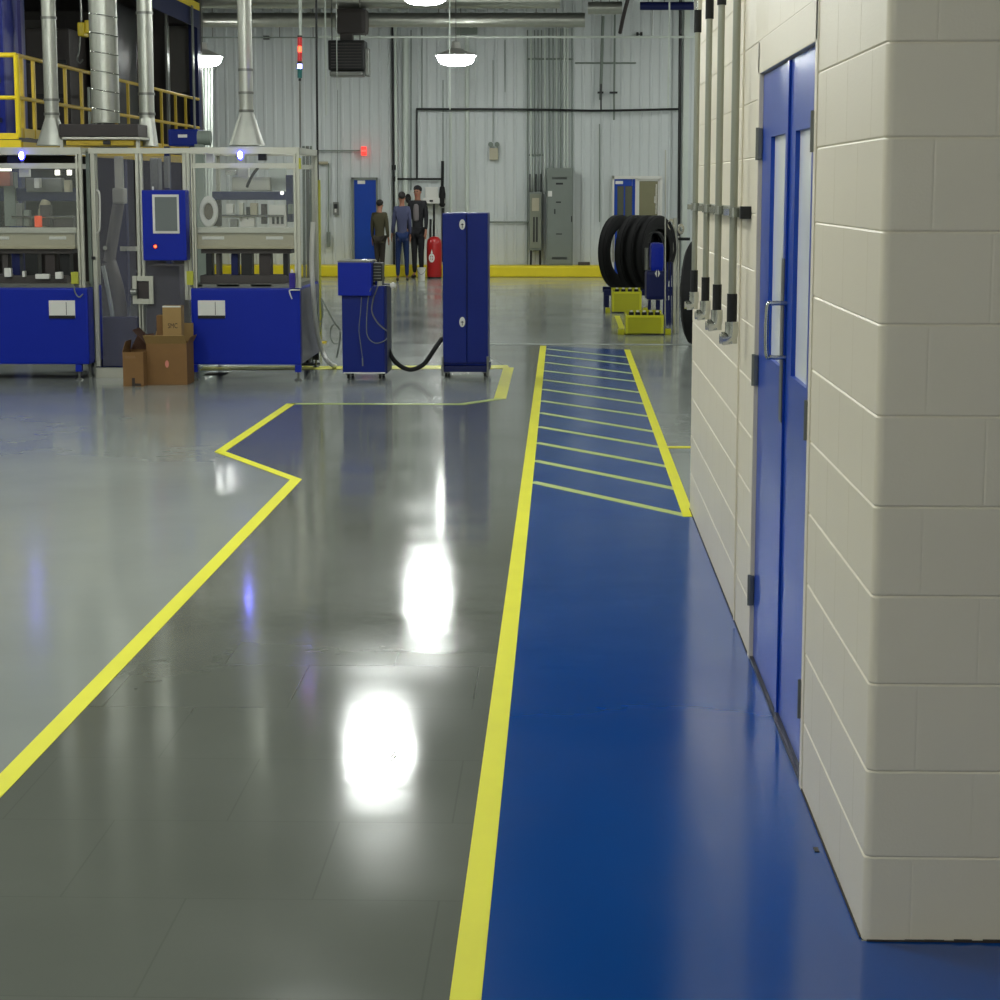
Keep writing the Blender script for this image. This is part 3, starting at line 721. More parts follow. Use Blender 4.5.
    for nm, pts_ in (('nose', [(0, .05+hunch, .92), (0, .064+hunch, .905), (0, .052+hunch, .898)]),):
        put(skin_mesh([V(*q) for q in pts_], [(0, 1), (1, 2)], [.006*Hh, .009*Hh, .006*Hh], 0), nm, 'skin')
    for s in (-1, 1):
        put(skin_mesh([V(s*.046, .002+hunch, .925), V(s*.05, -.002+hunch, .905)], [(0, 1)], [.007*Hh, .006*Hh], 0), 'ear', 'skin')
    put(skin_mesh([V(-.014, .052+hunch, .885), V(.014, .052+hunch, .885)], [(0, 1)], [.004*Hh, .004*Hh], 0), 'mouth', 'red')
    if extra: extra(o, put, V, Hh)
    return o
person(G(380, 279.5), 1.52, 'person in olive shirt and brown trousers standing beside the single blue door', 'olive', 'olivep', sx=.80, rot=-.2, arm=(.1, .25), hunch=.03, legspread=.7)
person(G(402.5, 281.5), 1.67, 'person in slate blue shirt and jeans standing with back turned', 'plaid', 'jeans', sx=.72, rot=.15, arm=(.7, .1), legspread=1.15)
def openjacket(o, put, V, Hh):
    put(skin_mesh([V(0, .035, .80), V(0, .04, .70), V(0, .038, .60)], [(0, 1), (1, 2)], [.042*Hh, .05*Hh, .045*Hh], 0), 'undershirt', 'greytee')
person(G(418, 278.3), 1.79, 'person in open black jacket and dark trousers facing the others', 'coat', 'coat', sx=.82, rot=PI-.3, arm=(.1, .1), legspread=.8, extra=openjacket)

# ================================================================== CABINETS ON CASTERS
def caster(p, parent, zt):
    """swivel caster, top plate at zt"""
    o = MB(); r = .035
    o.box(p[0]-.03, p[0]+.03, p[1]-.03, p[1]+.03, zt-.008, zt); o.box(p[0]-.018, p[0]-.012, p[1]-.02, p[1]+.02, r*.8, zt-.008); o.box(p[0]+.012, p[0]+.018, p[1]-.02, p[1]+.02, r*.8, zt-.008)
    c = o.build('caster', 'steel', parent)
    MB().cyl((p[0]-.011, p[1]+.01, r+.001), (p[0]+.011, p[1]+.01, r+.001), r, seg=18).build('wheel', 'blackm', c, 40)
    return c
Yc = 18.5
sc_ = thing('control_cabinet', 'small dark blue cabinet on casters with stepped upper box and hanging cables', 'cabinet', G(363, 380))
x0, x1 = fx(342, Yc, 330), fx(387, Yc, 330); zb = fz(374, Yc); zm = fz(287, Yc)
MB().box(x0, x1-.02, Yc, Yc+.5, zb, fz(286, Yc), .012).build('lower_body', 'blue2', sc_)
MB().box(x0-.028, fx(372, Yc, 280), Yc-.05, Yc+.4, fz(296, Yc-.05), fz(262.5, Yc-.05), .008).build('upper_box', 'blue', sc_)
MB().box(x0-.028, fx(372, Yc, 280), Yc-.05, Yc+.4, fz(262.5, Yc-.05), fz(261, Yc-.05)).build('top_lid', 'steel', sc_)
MB().box(x1-.02, x1, Yc+.0, Yc+.5, zb, fz(286, Yc), .004).build('side_panel', 'navy', sc_)
MB().box(x0+.01, x1-.02, Yc-.006, Yc+.01, zb+.002, zb+.012).build('base_trim', 'white', sc_)
mb = MB(); mb.p(372.5, 382, 263, 284.5, Yc+.1, .25, .01); pc = mb.build('pump_head', 'blackm', sc_)
mb = MB()
for k in range(6): mb.p(373.5, 381, 266+k*3, 267+k*3, Yc+.09, .02)
mb.build('cooling_fins', 'steel', pc)
mb = MB(); a = W(374, 285.5, Yc+.05); b = W(394, 285.5, Yc+.05); mb.cyl(a, b, .014, seg=10); mb.cyl(W(379, 281, Yc+.05), W(379, 286, Yc+.05), .035, seg=12); mb.build('chrome_valve', 'chrome', sc_)
MB().lathe([(.004, -.03), (.026, -.016), (.03, 0), (.026, .016), (.004, .03)], Matrix.Translation(W(393, 285.5, Yc+.05)), 14).build('valve_knob', 'white', sc_, 60)
mb = MB(); mb.cyl(W(362, 260.6, Yc), W(367, 260.6, Yc), .012, seg=8); mb.cyl(W(375.5, 262, Yc), W(375.5, 260, Yc), .014, seg=8); mb.build('top_fitting', 'chrome', sc_)
mb = MB(); Yq = Yc-.012
mb.tube([W(361.5, 297, Yc-.02), W(360.5, 312, Yq), W(359, 330, Yq), W(361, 347, Yq), W(362.5, 358, Yq)], .0035, 6); mb.cyl(W(362.4, 358, Yq), W(362.8, 366, Yq), .006, seg=6); mb.build('hanging_cable', 'grey', sc_)
MB().tube([W(371, 288, Yc-.07), W(368, 300, Yq), W(366.5, 325, Yq), W(368, 337, Yq), (*W(375, 343, Yq).xy, W(375, 343, Yq).z), W(383, 341.5, Yq), W(387.5, 338, Yq)], .0045, 6).build('hanging_cable', 'grey', sc_)
MB().tube([W(378, 286, Yc+.0), W(373, 300, Yq), W(372, 312, Yq), W(377, 322, Yq), W(383, 328, Yq), W(387.3, 331, Yq)], .0065, 6).build('hanging_cable', 'steel', sc_)
for x in (x0+.05, x1-.07):
    for y in (Yc+.06, Yc+.43): caster((x, y), sc_, zb)
tc_ = thing('tall_cabinet', 'tall dark blue cabinet on casters with two round gauges on its front', 'cabinet', G(465, 377))
Yt2 = 18.75
x0, x1, xm = fx(442.5, Yt2, 300), fx(488, Yt2, 300), fx(466.8, Yt2, 300); zb = fz(366, Yt2); zt = fz(213, Yt2)
MB().box(x0, x1, Yt2+.03, Yt2+.5, zb, zt, .012).build('body', 'blue2', tc_)
MB().box(x0+.002, xm-.004, Yt2, Yt2+.0295, zb+.03, zt-.004, .006).build('door', 'blue2', tc_)
MB().box(xm+.004, x1-.002, Yt2+.008, Yt2+.0295, zb+.03, zt-.004, .006).build('door', 'blue2', tc_)
MB().box(xm-.0035, xm+.003, Yt2-.004, Yt2+.0295, fz(324, Yt2), fz(226, Yt2)).build('handle_strip', 'navy', tc_)
for y in (224.5, 322):
    c = W(462.3, y, Yt2); T = Matrix.Translation(c) @ Matrix.Rotation(PI/2, 4, 'X') @ Matrix.Diagonal((.72, 1.25, 1, 1))
    o = MB().lathe([(.036, -.0), (.038, .008), (.034, .014), (.01, .014)], T, 24).build('gauge', 'white', tc_, 30)
    m = MB(); m.box(c.x-.003, c.x+.003, Yt2-.016, Yt2-.0135, c.z-.03, c.z+.012); m.box(c.x-.012, c.x+.012, Yt2-.016, Yt2-.0135, c.z-.004, c.z+.004); m.build('needle', 'blackm', o)
mb = MB(); mb.box(x0-.015, x1+.01, Yt2-.02, Yt2+.52, zb-.055, zb-.002, .006); mb.build('wheeled_base', 'navy', tc_)
for x in (x0-.012, x1-.012):
    mb = MB(); mb.box(x, x+.022, Yt2-.04, Yt2-.0205, zb-.09, zb+.09, .004); mb.build('corner_bracket', 'steel', tc_)
for x in (x0+.03, x1-.03):
    for y in (Yt2+.04, Yt2+.45): caster((x, y), tc_, zb-.056)
Yh = 18.72
mb = MB(); mb.tube([W(387.6, 348, Yh+.1), W(393, 359, Yh), W(402, 367, Yh), W(412, 369.5, Yh), (*W(424, 364, Yh).xy, W(424, 364, Yh).z), W(434, 350, Yh), W(441.6, 339, Yh+.12)], .021, 12)
mb.build('corrugated_hose', 'black', smooth=60, label='thick black hose sagging between the small and the tall blue cabinets', category='hose')

# ================================================================== THE TWO MACHINE CELLS
YM0 = 18.4
def add_led(px, py, Y, root, ring='bluering', core='bluled'):
    c = W(px, py, Y); T = Matrix.Translation(c) @ Matrix.Rotation(PI/2, 4, 'X') @ Matrix.Diagonal((.62, 1, 1, 1))
    o = MB().lathe([(.045, 0), (.045, .012), (.034, .02), (.02, .022)], T, 20).build('indicator_halo', ring, root, 30)
    MB().lathe([(.034, .0205), (.030, .035), (.012, .042)], T, 20).build('indicator_lens', core, o, 60)
def profile_bar(mb, x0, x1, y0, y1, Y, d):
    """aluminium extrusion with slots"""
    mb.p(x0, x1, y0, y1, Y, d)
def machine(px0, px1, label, second):
    """press station: blue base on legs, aluminium guard frame, tooling inside"""
    Y = YM0; dep = 1.45 if second else .6
    root = thing('press_machine', label, 'machine', (fx((px0+px1)/2, Y, 330), Y, 0))
    x0, x1 = fx(px0, Y, 330), fx(px1, Y, 330); zt = fz(288.5, Y); zb = fz(365.5, Y)
    MB().box(x0, x1, Y, Y+dep, zb, zt, .02).build('base_body', 'blue', root)
    MB().box(x0+.03, x1-.02, Y+.05, Y+dep-.1, zt, zt+.035).build('table_top', 'steel', root)
    if second: MB().box(x1+.0005, x1+.004, Y+.06, Y+dep-.02, zb+.01, zt-.02).build('side_cover', mat('grey violet cover', (84, 84, 104), .4), root)
    sx = 0 if second else 0
    a0, a1 = (198, 225) if second else (49, 75)
    lp = MB().p(a0, a1, 300.5, 318, Y-.006, .006).build('document_pocket', 'white', root)
    mb = MB(); mb.p(a0, a1, 315.5, 318.6, Y-.012, .006); mb.p(a0+17, a0+17.5, 302, 315, Y-.009, .003); mb.build('pocket_lip', 'blackm', lp)
    legs = [px0+2.6, px1-2.6] if px0 > 0 else [px1-10]
    for lx in legs:
        for yy in (Y+.004, Y+dep-.10):
            x = fx(lx, Y, 370); o = MB().box(x-.028, x+.028, yy, yy+.06, .075, zb, .004).build('leg', 'blue' if yy < Y+.1 else 'blackm', root)
            m = MB(); m.cyl((x, yy+.03, .012), (x, yy+.03, .075), .011, seg=10); m.cyl((x, yy+.03, .0), (x, yy+.03, .014), .038, .026, 16); m.build('leveling_foot', 'steel', o)
    # guard frame
    T = 148; fr = MB(); D = 1.35 if second else .62
    posts = [(px0+1.5 if px0 > 0 else -30), px1-3]
    pw_ = 4.2
    ztop = fz(148, Y); za = fz(155, Y)
    pxs = [(191.2, 195.2), (293.5, 299.5)] if second else [(-60, -55), (76, 82)]
    for a, b in pxs:
        xa, xb = fx(a, Y, 200), fx(b, Y, 200)
        for yy in (Y+.01, Y+D):
            mb = MB(); zlo = zt+.001
            w = (xb-xa)
            mb.box(xa, xa+w*.36, yy, yy+.045, zlo, ztop); mb.box(xb-w*.36, xb, yy, yy+.045, zlo, ztop); mb.box(xa+w*.34, xb-w*.34, yy+.028, yy+.04, zlo, ztop)
            mb.build('frame_post', 'alu', root)
    xa, xb = fx(pxs[0][0], Y, 200), fx(pxs[1][1], Y, 200)
    for yy in (Y+.005, Y+D):
        MB().box(xa, xb, yy, yy+.05, za+.012, ztop+.008).build('top_rail', 'alu', root)
        MB().box(xa, xb, yy+.012, yy+.04, fz(168, Y), fz(163, Y)).build('cross_rail', 'alu', root)
    for xx in (xa, xb-.045): MB().box(xx, xx+.045, Y+.06, Y+D-.005, za+.014, ztop+.006).build('top_side_rail', 'alu', root)
    g = MB().box(xa+.05, xb-.05, Y+.03, Y+.034, fz(246, Y), fz(169, Y)).build('guard_panel', 'clear', root)
    # beam, plate and tooling
    L, Rr = (196, 294) if second else (-40, 75)
    Yi = Y+.12
    MB().p(L, Rr, 229, 249, Yi, .34, .01).build('cream_beam', 'cream', root)
    bb = MB().p(L-1, Rr+1, 227.5, 233, Yi-.035, .03, .004).build('beam_flange', 'alu', root)
    for q in ((202, 224), (266, 283)) if second else ((-10, 9), (49, 66)):
        MB().p(q[0], q[1], 236.5, 239.5, Yi-.012, .012, .003).build('slot_plate', 'white', root)
    MB().p(L+5, Rr-3, 249.2, 253.5, Yi+.05, .3).build('lower_die_holder', 'dark', root)
    cols = [(206, 212), (216, 220), (231, 238), (241, 252), (259, 271), (283, 288)] if second else [(-20, -8), (2, 8), (13, 20), (25, 38), (45, 55), (60, 70)]
    for k, (a, b) in enumerate(cols):
        MB().p(a, b, 253.6, 276, Yi+.07+.02*(k % 3), .14, .006).build('die_column', ['blackm', 'dark', 'navy', 'blackm', 'darkbrown', 'blackm'][k], root)
    mb = MB(); mb.p(L+4, Rr-8, 275.5, 283.5, Yi+.02, .34, .008); mb.build('lower_bolster', 'dark', root)
    for a, b in ((190, 203), (216, 240), (250, 272)) if second else ((-8, 10), (18, 34), (44, 62)):
        MB().p(a, b, 283.8, 287.3, Y+.05, .3, .006).build('tool_tray', 'steel', root)
    if second:
        MB().p(212, 287, 191.5, 200, Yi+.25, .12, .008).build('blue_bridge', 'navy', root)
        MB().p(286, 292.5, 175, 222, Yi+.2, .12, .008).build('blue_bridge_post', 'navy', root)
        MB().p(212, 221, 200, 226, Yi+.3, .05).build('bridge_arm', 'dark', root)
        MB().p(232, 270, 177, 191, Yi+.34, .16, .01).build('grey_housing', 'alu', root)
        MB().p(238, 248, 168, 177, Yi+.34, .12, .005).build('white_block', 'white', root)
        MB().p(269, 286, 168, 190, Yi+.42, .06, .005).build('pale_panel', 'whitecon', root)
        c = W(209.3, 211.5, Yi+.05); T = Matrix.Translation(c) @ Matrix.Rotation(PI/2, 4, 'X') @ Matrix.Diagonal((.58, 1, 1, 1))
        MB().lathe([(.075, 0), (.14, 0), (.14, .05), (.13, .058), (.085, .058), (.075, .05)], T, 36, True).build('white_ring', 'white', root, 40)
        MB().lathe([(.01, -.004), (.074, -.004), (.074, .03), (.01, .03)], T, 24).build('ring_core', mat('brown steel', (92, 84, 70), .5), root, 40)
        MB().p(205.5, 213.5, 153, 163, Yi, .06, .006).build('pulley_block', 'white', root)
        MB().p(258, 266, 153.5, 160.5, Yi, .08, .006).build('valve_block', 'blackm', root)
        MB().tube([W(258, 168, Yi+.1), W(254, 173, Yi+.08), W(250, 180, Yi+.08), W(247, 187, Yi+.1)], .014, 8).build('black_hose', 'black', root)
        for a, b, c_, d_, m in ((225, 236, 170, 175, 'chrome'), (226, 233, 204, 214, 'white'), (239, 243, 203, 222, 'alu'), (250, 257, 203, 216, 'cream'), (240, 254, 216, 227, 'white'), (269, 286, 205, 227, 'white'), (288, 292, 204, 214, 'greenw'), (230, 237, 219, 227, 'steel'), (246, 249, 207, 220, 'blackm'), (261, 266, 204, 224, 'dark')):
            MB().p(a, b, c_, d_, Yi+.12, .1, .006).build('tooling_block', m, root)
        mb = MB()
        for x in (272, 276.5, 281): mb.p(x, x+2.4, 217, 224, Yi+.105, .012)
        mb.build('gripper_fingers', 'blackm', root)
        mb = MB(); mb.cyl(W(222, 216, Yi+.1), W(284, 216, Yi+.1), .012, seg=8); mb.build('guide_rod', 'chrome', root)
        mb = MB(); mb.p(289, 295, 273, 288, Y-.05, .05, .01); o = mb.build('button_box', mat('violet blue plastic', (50, 40, 130), .4), root)
        a = W(292, 272.6, Y-.025); MB().cyl(a, a+Vector((0, 0, .03)), .014, .008, 10).build('button', 'white', o)
        mb = MB(); mb.p(186.5, 193, 271, 285, Y-.035, .034, .004); mb.build('yellow_latch', mat('yellow green latch', (170, 172, 50), .45), root)
        mb = MB(); mb.p(298.6, 300.8, 158, 169, Y-.02, .02, .002); mb.build('yellow_tag', 'ygreen', root)
        MB().tube([W(300, 290, Y-.02), W(291, 290, Y-.03), W(289.5, 292, Y-.03), W(292, 299, Y-.02)], .006, 6).build('white_lead', 'white', root)
        sg = MB().box(fx(299.5, Y, 200)-.022, fx(299.5, Y, 200)-.018, Y+.06, Y+D-.02, zt+.04, za).build('side_guard_panel', 'clear', root)
        add_led(240.5, 155, Y-.01, root)
        c = W(282, 193, Yi+.24); MB().lathe([(.016, 0), (.012, .01), (.004, .014)], Matrix.Translation(c) @ Matrix.Rotation(PI/2, 4, 'X'), 12).build('small_lamp', mat('small white lamp', (255, 255, 240), .4, emit=3), root)
        mb = MB(); mb.p(203, 225, 375, 386, Y+.5, .3, .02); dd = mb.build('pump_unit', 'dark', root)
    else:
        MB().p(-40, 76, 188, 201, Yi+.35, .12, .008).build('blue_bridge', 'navy', root)
        MB().p(4, 15, 172, 226, Yi+.3, .12).build('upright', 'greenw', root)
        MB().p(26, 62, 178, 192, Yi+.3, .1, .006).build('grey_housing', 'steel', root)
        MB().p(19, 29.5, 169, 177, Yi+.02, .05, .004).build('white_block', 'white', root)
        MB().p(-6, 10, 172, 186, Yi+.1, .1, .004).build('red_box', mat('dull red', (130, 72, 58), .5), root)
        MB().p(-10, 10, 168.7, 171, Yi+.02, .05).build('strip_lamp', mat('strip lamp', (255, 250, 230), .5, emit=1.6), root)
        for a, b, c_, d_, m in ((34, 39, 178, 188, 'white'), (16, 22, 203, 226, 'steel'), (24, 29, 210, 226, 'greenw'), (54, 73, 216, 227, 'dark'), (64, 70, 180, 192, 'cream'), (40, 50, 205, 226, 'dark')):
            MB().p(a, b, c_, d_, Yi+.12, .1, .006).build('tooling_block', m, root)
        mb = MB(); mb.cyl(W(12, 217, Yi+.1), W(73, 217, Yi+.1), .012, seg=8); mb.build('guide_rod', 'chrome', root)
        mb = MB(); mb.tube([W(46, 202, Yi+.35), W(43, 212, Yi+.3), W(45, 226, Yi+.28)], .045, 10); mb.build('robot_arm', 'cream', root, 50)
        a = W(38.5, 227, Yi+.05); o = MB().cyl(a, a+Vector((0, 0, .10)), .034, seg=16).build('orange_beacon', 'orange', root, 40)
        for x in (57, 69):
            MB().p(x-2, x+2, 170, 175, Yi+.5, .03).build('work_lamp', mat('small white lamp', (255, 255, 240), .4, emit=3), root)
        for a, b, c_, d_ in ((4, 11, 268, 277), (22, 25, 271, 277), (35, 49, 274, 279), (55, 62, 272, 279)):
            MB().p(a, b, c_, d_, Y+.08, .06, .01).build('white_fixture', 'white', root)
        mb = MB(); mb.p(71, 78, 272, 284, Y-.035, .034, .004); mb.build('yellow_latch', mat('yellow green latch', (170, 172, 50), .45), root)
        MB().tube([W(74, 284, Y-.02), W(75, 292, Y-.03), W(79, 297, Y-.03), W(83, 294, Y-.02)], .006, 6).build('grey_lead', 'grey', root)
        add_led(22, 155.5, Y-.01, root)
    return root
machine(191.5, 300.5, 'blue press machine with white ring and aluminium guard frame, beside the cardboard boxes', True)
machine(-60, 88.5, 'blue press machine cut by the picture edge, orange beacon glowing inside', False)

# robot cell between the two presses
rc = thing('robot_cell', 'aluminium framed guard cell with clear panels between the two blue presses', 'machine guard', (fx(138, 18.7), 18.7, 0))
Y = 18.62
for (a, b, y0, y1) in ((88.5, 92, 152, 363), (93, 97, 152, 366), (137, 140, 152, 330), (140.6, 143.2, 152, 276), (183.5, 187, 150, 300), (187.6, 190.5, 150, 300)):
    MB().p(a, b, y0, y1, Y, .05).build('frame_post', 'alu' if a != 88.5 else 'greenw', rc)
MB().p(140.6, 143.2, 300, 332, Y, .05).build('frame_post', 'alu', rc)
MB().p(88, 190.6, 148, 153.5, Y-.01, .06).build('top_rail', 'alu', rc)
mb = MB(); mb.p(96, 126, 368, 378, Y, .06); mb.build('base_rail', 'alu', rc)
MB().p(100, 136, 156, 366, Y+.02, .005).build('clear_panel', 'smoky', rc)
MB().p(144, 183, 156, 340, Y+.02, .005).build('clear_panel', 'smoky', rc)
mb = MB()
for x in (90, 95.5, 128): mb.box(fx(x, Y, 370)-.012, fx(x, Y, 370)+.012, Y+.0, Y+.05, 0.0, fz(362, Y))
mb.build('foot_post', 'steel', rc)
mb = MB()
for a, b, y0, y1 in ((132.5, 136.5, 276, 304), (149, 153, 276, 304), (136.5, 149, 276, 281), (136.5, 149, 299, 304)): mb.p(a, b, y0, y1, Y-.04, .035)
lb = mb.build('latch_bracket', 'alu', rc)
MB().p(138, 148.5, 281.5, 298.5, Y-.02, .03, .004).build('latch_lock', 'darkbrown', lb)
m = MB(); m.cyl(W(131, 292, Y-.07), W(137, 292, Y-.07), .03, seg=12); m.cyl(W(134, 292, Y-.08), W(134, 292, Y), .014, seg=8); m.build('latch_knob', 'steel', lb)
MB().tube([W(97, 190, Y-.002), W(99.5, 194, Y-.04), W(100, 212, Y-.045), W(99.5, 229, Y-.04), W(97, 233, Y-.002)], .008, 8).build('pull_handle', 'white', rc)
mb = MB()
for y in (258, 361): mb.p(91.5, 95, y-1.5, y+1.5, Y-.02, .02)
mb.build('hinge', 'blackm', rc)
for x, y in ((105, 248), (124, 249)):
    MB().cyl(W(x, y, Y-.01), W(x, y, Y+.02), .02, seg=10).build('bolt_head', 'steel', rc)
MB().p(120, 141, 246.5, 251, Y+.03, .03).build('cross_bar', 'alu', rc)
# industrial robot inside the cell
rb = thing('industrial_robot', 'grey robot arm standing inside the guard cell behind the clear panel', 'robot', (fx(118, 19.42), 19.42, 0))
Yr = 19.42
def rp(x, y, Y=Yr): return W(x, y, Y)
MB().lathe([(.20, .001), (.20, .04), (.14, .06), (.13, .45), (.15, .5)], Matrix.Translation((rp(120, 340).x, Yr, 0)), 20).build('pedestal', mat('robot grey blue', (74, 76, 104), .5), rb, 40)
MB().tube([rp(121, 322), rp(117, 290), rp(109, 262)], .07, 12).build('lower_arm', mat('robot grey', (120, 118, 108), .5), rb, 50)
MB().tube([rp(109, 262), rp(115, 225), rp(119, 200)], .055, 12).build('upper_arm', mat('robot grey', (120, 118, 108), .5), rb, 50)
m = MB(); m.p(112, 124, 188, 204, Yr-.06, .16, .02); m.p(114, 122, 156, 190, Yr, .1, .02); m.build('wrist', 'alu', rb)
MB().tube([rp(103, 266, 19.3), rp(110, 300, 19.25), rp(113, 318, 19.25), rp(116, 325, 19.3)], .02, 8).build('cable_hose', 'whitecon', rb)
m = MB(); m.box(fx(146, 19.3), fx(180, 19.3), 19.3, 19.8, 0, fz(266, 19.3), .02); m.build('dark_fixture', 'dark', label='dark fixture cabinet behind the cardboard boxes inside the guard cell', category='cabinet')
m = MB(); m.box(fx(99, 19.02), fx(136, 19.02), 19.02, 19.14, 0, fz(318, 19.02), .02); m.build('fixture_base', 'navy', label='low navy fixture base inside the guard cell behind its clear panel', category='machine base')
m = MB(); m.p(150, 158, 158, 190, 19.3, .2, .01); m.p(164, 168, 156, 188, 19.3, .1); m.build('tool_changer', 'steel', rc)
# operator panel
op = thing('operator_panel', 'blue operator panel with grey screen mounted on the guard cell post', 'control panel', W(164, 262, Y-.2))
MB().p(142.3, 186, 190, 260.5, Y-.2, .18, .012).build('enclosure', 'blue', op)
mb = MB(); mb.p(152.5, 179, 194.5, 233.5, Y-.212, .011, .003); sc1 = mb.build('screen_bezel', 'white', op)
MB().p(155, 177, 197, 231, Y-.216, .003).build('screen', 'screen', sc1)
c = W(155.5, 246.5, Y-.2); T = Matrix.Translation(c) @ Matrix.Rotation(PI/2, 4, 'X')
o = MB().lathe([(.022, 0), (.022, .006), (.012, .010)], T, 16).build('pilot_housing', mat('dark red', (90, 16, 24), .4), op); MB().lathe([(.013, .0102), (.009, .018), (.003, .02)], T, 12).build('pilot_lens', 'redled', o)
m = MB(); m.p(152, 153.5, 186.5, 190, Y-.12, .02); m.build('antenna', 'white', op)
MB().p(150, 180, 200, 250, Y-.0195, .0185).build('mounting_plate', 'alu', op)

# cardboard boxes
def carton(x0, x1, y0, y1, Y, d, z0, m, label, flaps=None, name='cardboard_box'):
    a = fx(x0, Y, y1); b = fx(x1, Y, y1); zt = fz(y0, Y)
    o = thing(name, label, 'box', ((a+b)/2, Y+d/2, z0))
    t = .006
    mb = MB(); mb.box(a, b, Y, Y+t, z0+.001, zt); mb.box(a, b, Y+d-t, Y+d, z0+.001, zt); mb.box(a, a+t, Y+t, Y+d-t, z0+.001, zt); mb.box(b-t, b, Y+t, Y+d-t, z0+.001, zt); mb.box(a+t, b-t, Y+t, Y+d-t, z0+.001, z0+.008)
    if not flaps: mb.box(a, b, Y, Y+d, zt-t, zt)
    mb.build('carton_body', m, o)
    return o, a, b, zt
Yb = 17.95
o, a, b, zt = carton(147, 187.5, 344.5, 388, Yb, .34, 0, 'card', 'large brown cardboard box with open flaps and a pink sticker', True)
def flap(pts, d, o, m='card'): MB().poly(pts, d).build('flap', m, o)
flap([(a, Yb, zt), (b, Yb, zt), (b-.01, Yb-.06, zt+.075), (a-.015, Yb-.06, zt+.075)], (0, .004, .003), o, 'card2')
flap([(a, Yb, zt), (a, Yb+.34, zt), (a-.12, Yb+.33, zt+.12), (a-.12, Yb+.02, zt+.12)], (-.003, 0, -.004), o, 'cardin')
flap([(b, Yb, zt), (b, Yb+.34, zt), (b+.03, Yb+.34, zt+.06), (b+.03, Yb+.02, zt+.06)], (.003, 0, -.004), o)
flap([(a, Yb+.34, zt), (b, Yb+.34, zt), (b, Yb+.36, zt+.16), (a+.05, Yb+.36, zt+.16)], (0, .005, 0), o, 'card2')
c = W(167, 364, Yb); MB().lathe([(.022, 0), (.022, .002), (.005, .003)], Matrix.Translation(c) @ Matrix.Rotation(PI/2, 4, 'X') @ Matrix.Diagonal((.75, 1.5, 1, 1)), 20).build('sticker', 'pink', o)
o, a, b, zt = carton(123.5, 144, 353, 390.5, 17.8, .34, 0, 'card', 'narrow brown cardboard box standing open beside the larger box', True)
flap([(a, 17.8, zt), (a, 18.14, zt), (a+.02, 18.1, zt+.09), (a+.02, 17.84, zt+.09)], (-.003, 0, 0), o)
flap([(a, 18.14, zt), (b, 18.14, zt), (b+.03, 18.16, zt+.14), (a+.06, 18.16, zt+.12)], (0, .004, 0), o, 'cardin')
mb = MB(); mb.p(132, 135, 378, 387, 17.797, .002); mb.p(132, 141, 383.5, 386, 17.7965, .002); mb.build('tape_mark', 'ink', o)
MB().p(125, 135, 356, 358.5, 17.797, .002).build('parcel_tape', 'tapeb', o)
# inner goods and the small carton on top
zi = fz(344.5, Yb)-.02
mb = MB(); mb.box(fx(156, 18.1), fx(166, 18.1), 18.1, 18.2, .05, fz(316, 18.1)); mb.build('cardboard_sheet', 'card', label='upright cardboard sheet sticking out of the large open box', category='cardboard')
o, a, b, zt = carton(163, 181.5, 306.5, 333, 18.0, .14, fz(338, 18.0), 'card2', 'small pale cardboard box with printed letters resting in the large box')
MB().box(a+.0, b-.0, 17.999, 18.0, zt-.012, zt).build('tape_strip', 'white', o)
text('SMC', .062, Matrix.Translation(W(172.8, 326, 17.998)) @ FACE @ Matrix.Diagonal((.72, 1, 1, 1)), 'ink', 'lettering', o, .0008)

# white hose, cables and poles beside the second press
Yk = 18.9
mb = MB(); mb.tube([W(313, 222, Yk), W(311.5, 260, Yk), W(314, 300, Yk), W(317, 330, 19.1), W(322, 350, 19.4), G(328, 362, .09), G(335, 366, .023)], .022, 10)
mb.build('white_hose', 'white', smooth=60, label='white hose running down beside the press to the floor', category='hose')
mb = MB(); mb.tube([W(318, 296, Yk), W(317.5, 312, Yk), W(320, 322, Yk), W(323, 314, Yk), W(321, 300, Yk), W(322, 318, Yk), W(320, 332, Yk)], .005, 6)
mb.build('cable_loop', 'greenw', label='thin grey cable looping beside the white hose', category='cable')
mb = MB(); mb.tube([W(321, 298, Yk), W(329, 313, Yk), W(337, 327, Yk), W(340.6, 330, Yk)], .006, 6)
mb.tube([W(339.5, 327, Yk), W(333, 325, Yk), W(330, 334, Yk), W(333, 343, Yk), W(338, 344, Yk)], .005, 6); mb.tube([W(340.5, 332, Yk), W(339, 345, Yk), W(336.5, 358, Yk)], .008, 6)
mb.build('cable_loop', 'grey', label='grey cable hanging in a loop against the small blue cabinet side', category='cable')
pv = thing('pole_stand', 'cluster of thin grey and yellow poles beside the second press', 'pole', (fx(307, 20.1), 20.1, 0))
for x, m, r, y1 in ((303.5, 'greenw', .014, 290), (307.5, 'steel', .018, 290), (311, 'greenw', .012, 290)):
    MB().cyl(W(x, 146, 20.1), (fx(x+.8, 20.1), 20.1, .02), r, seg=10).build('pole', m, pv)
MB().p(302, 313, 280, 292, 20.02, .12, .01).build('pole_bracket', 'dark', pv)
mb = MB(); mb.cyl((fx(307, 20.1), 20.1, 0), (fx(307, 20.1), 20.1, fz(292, 20.1)), .02, seg=10); mb.cyl((fx(307, 20.1), 20.1, 0), (fx(307, 20.1), 20.1, .02), .12, seg=16); mb.build('stand_foot', 'blackm', pv)
yp = thing('yellow_post', 'slim yellow post standing behind the second press and white hose', 'post', (fx(320, 23), 23, 0))
mb = MB(); mb.cyl((fx(320, 23), 23, .01), W(319.2, 180, 23), .014, seg=12); mb.build('pole', mat('dull yellow green', (150, 150, 50), .5), yp); mb = MB(); mb.cyl((fx(320, 23), 23, 0), (fx(320, 23), 23, .015), .07, seg=16); mb.build('base_plate', 'yellow', yp)
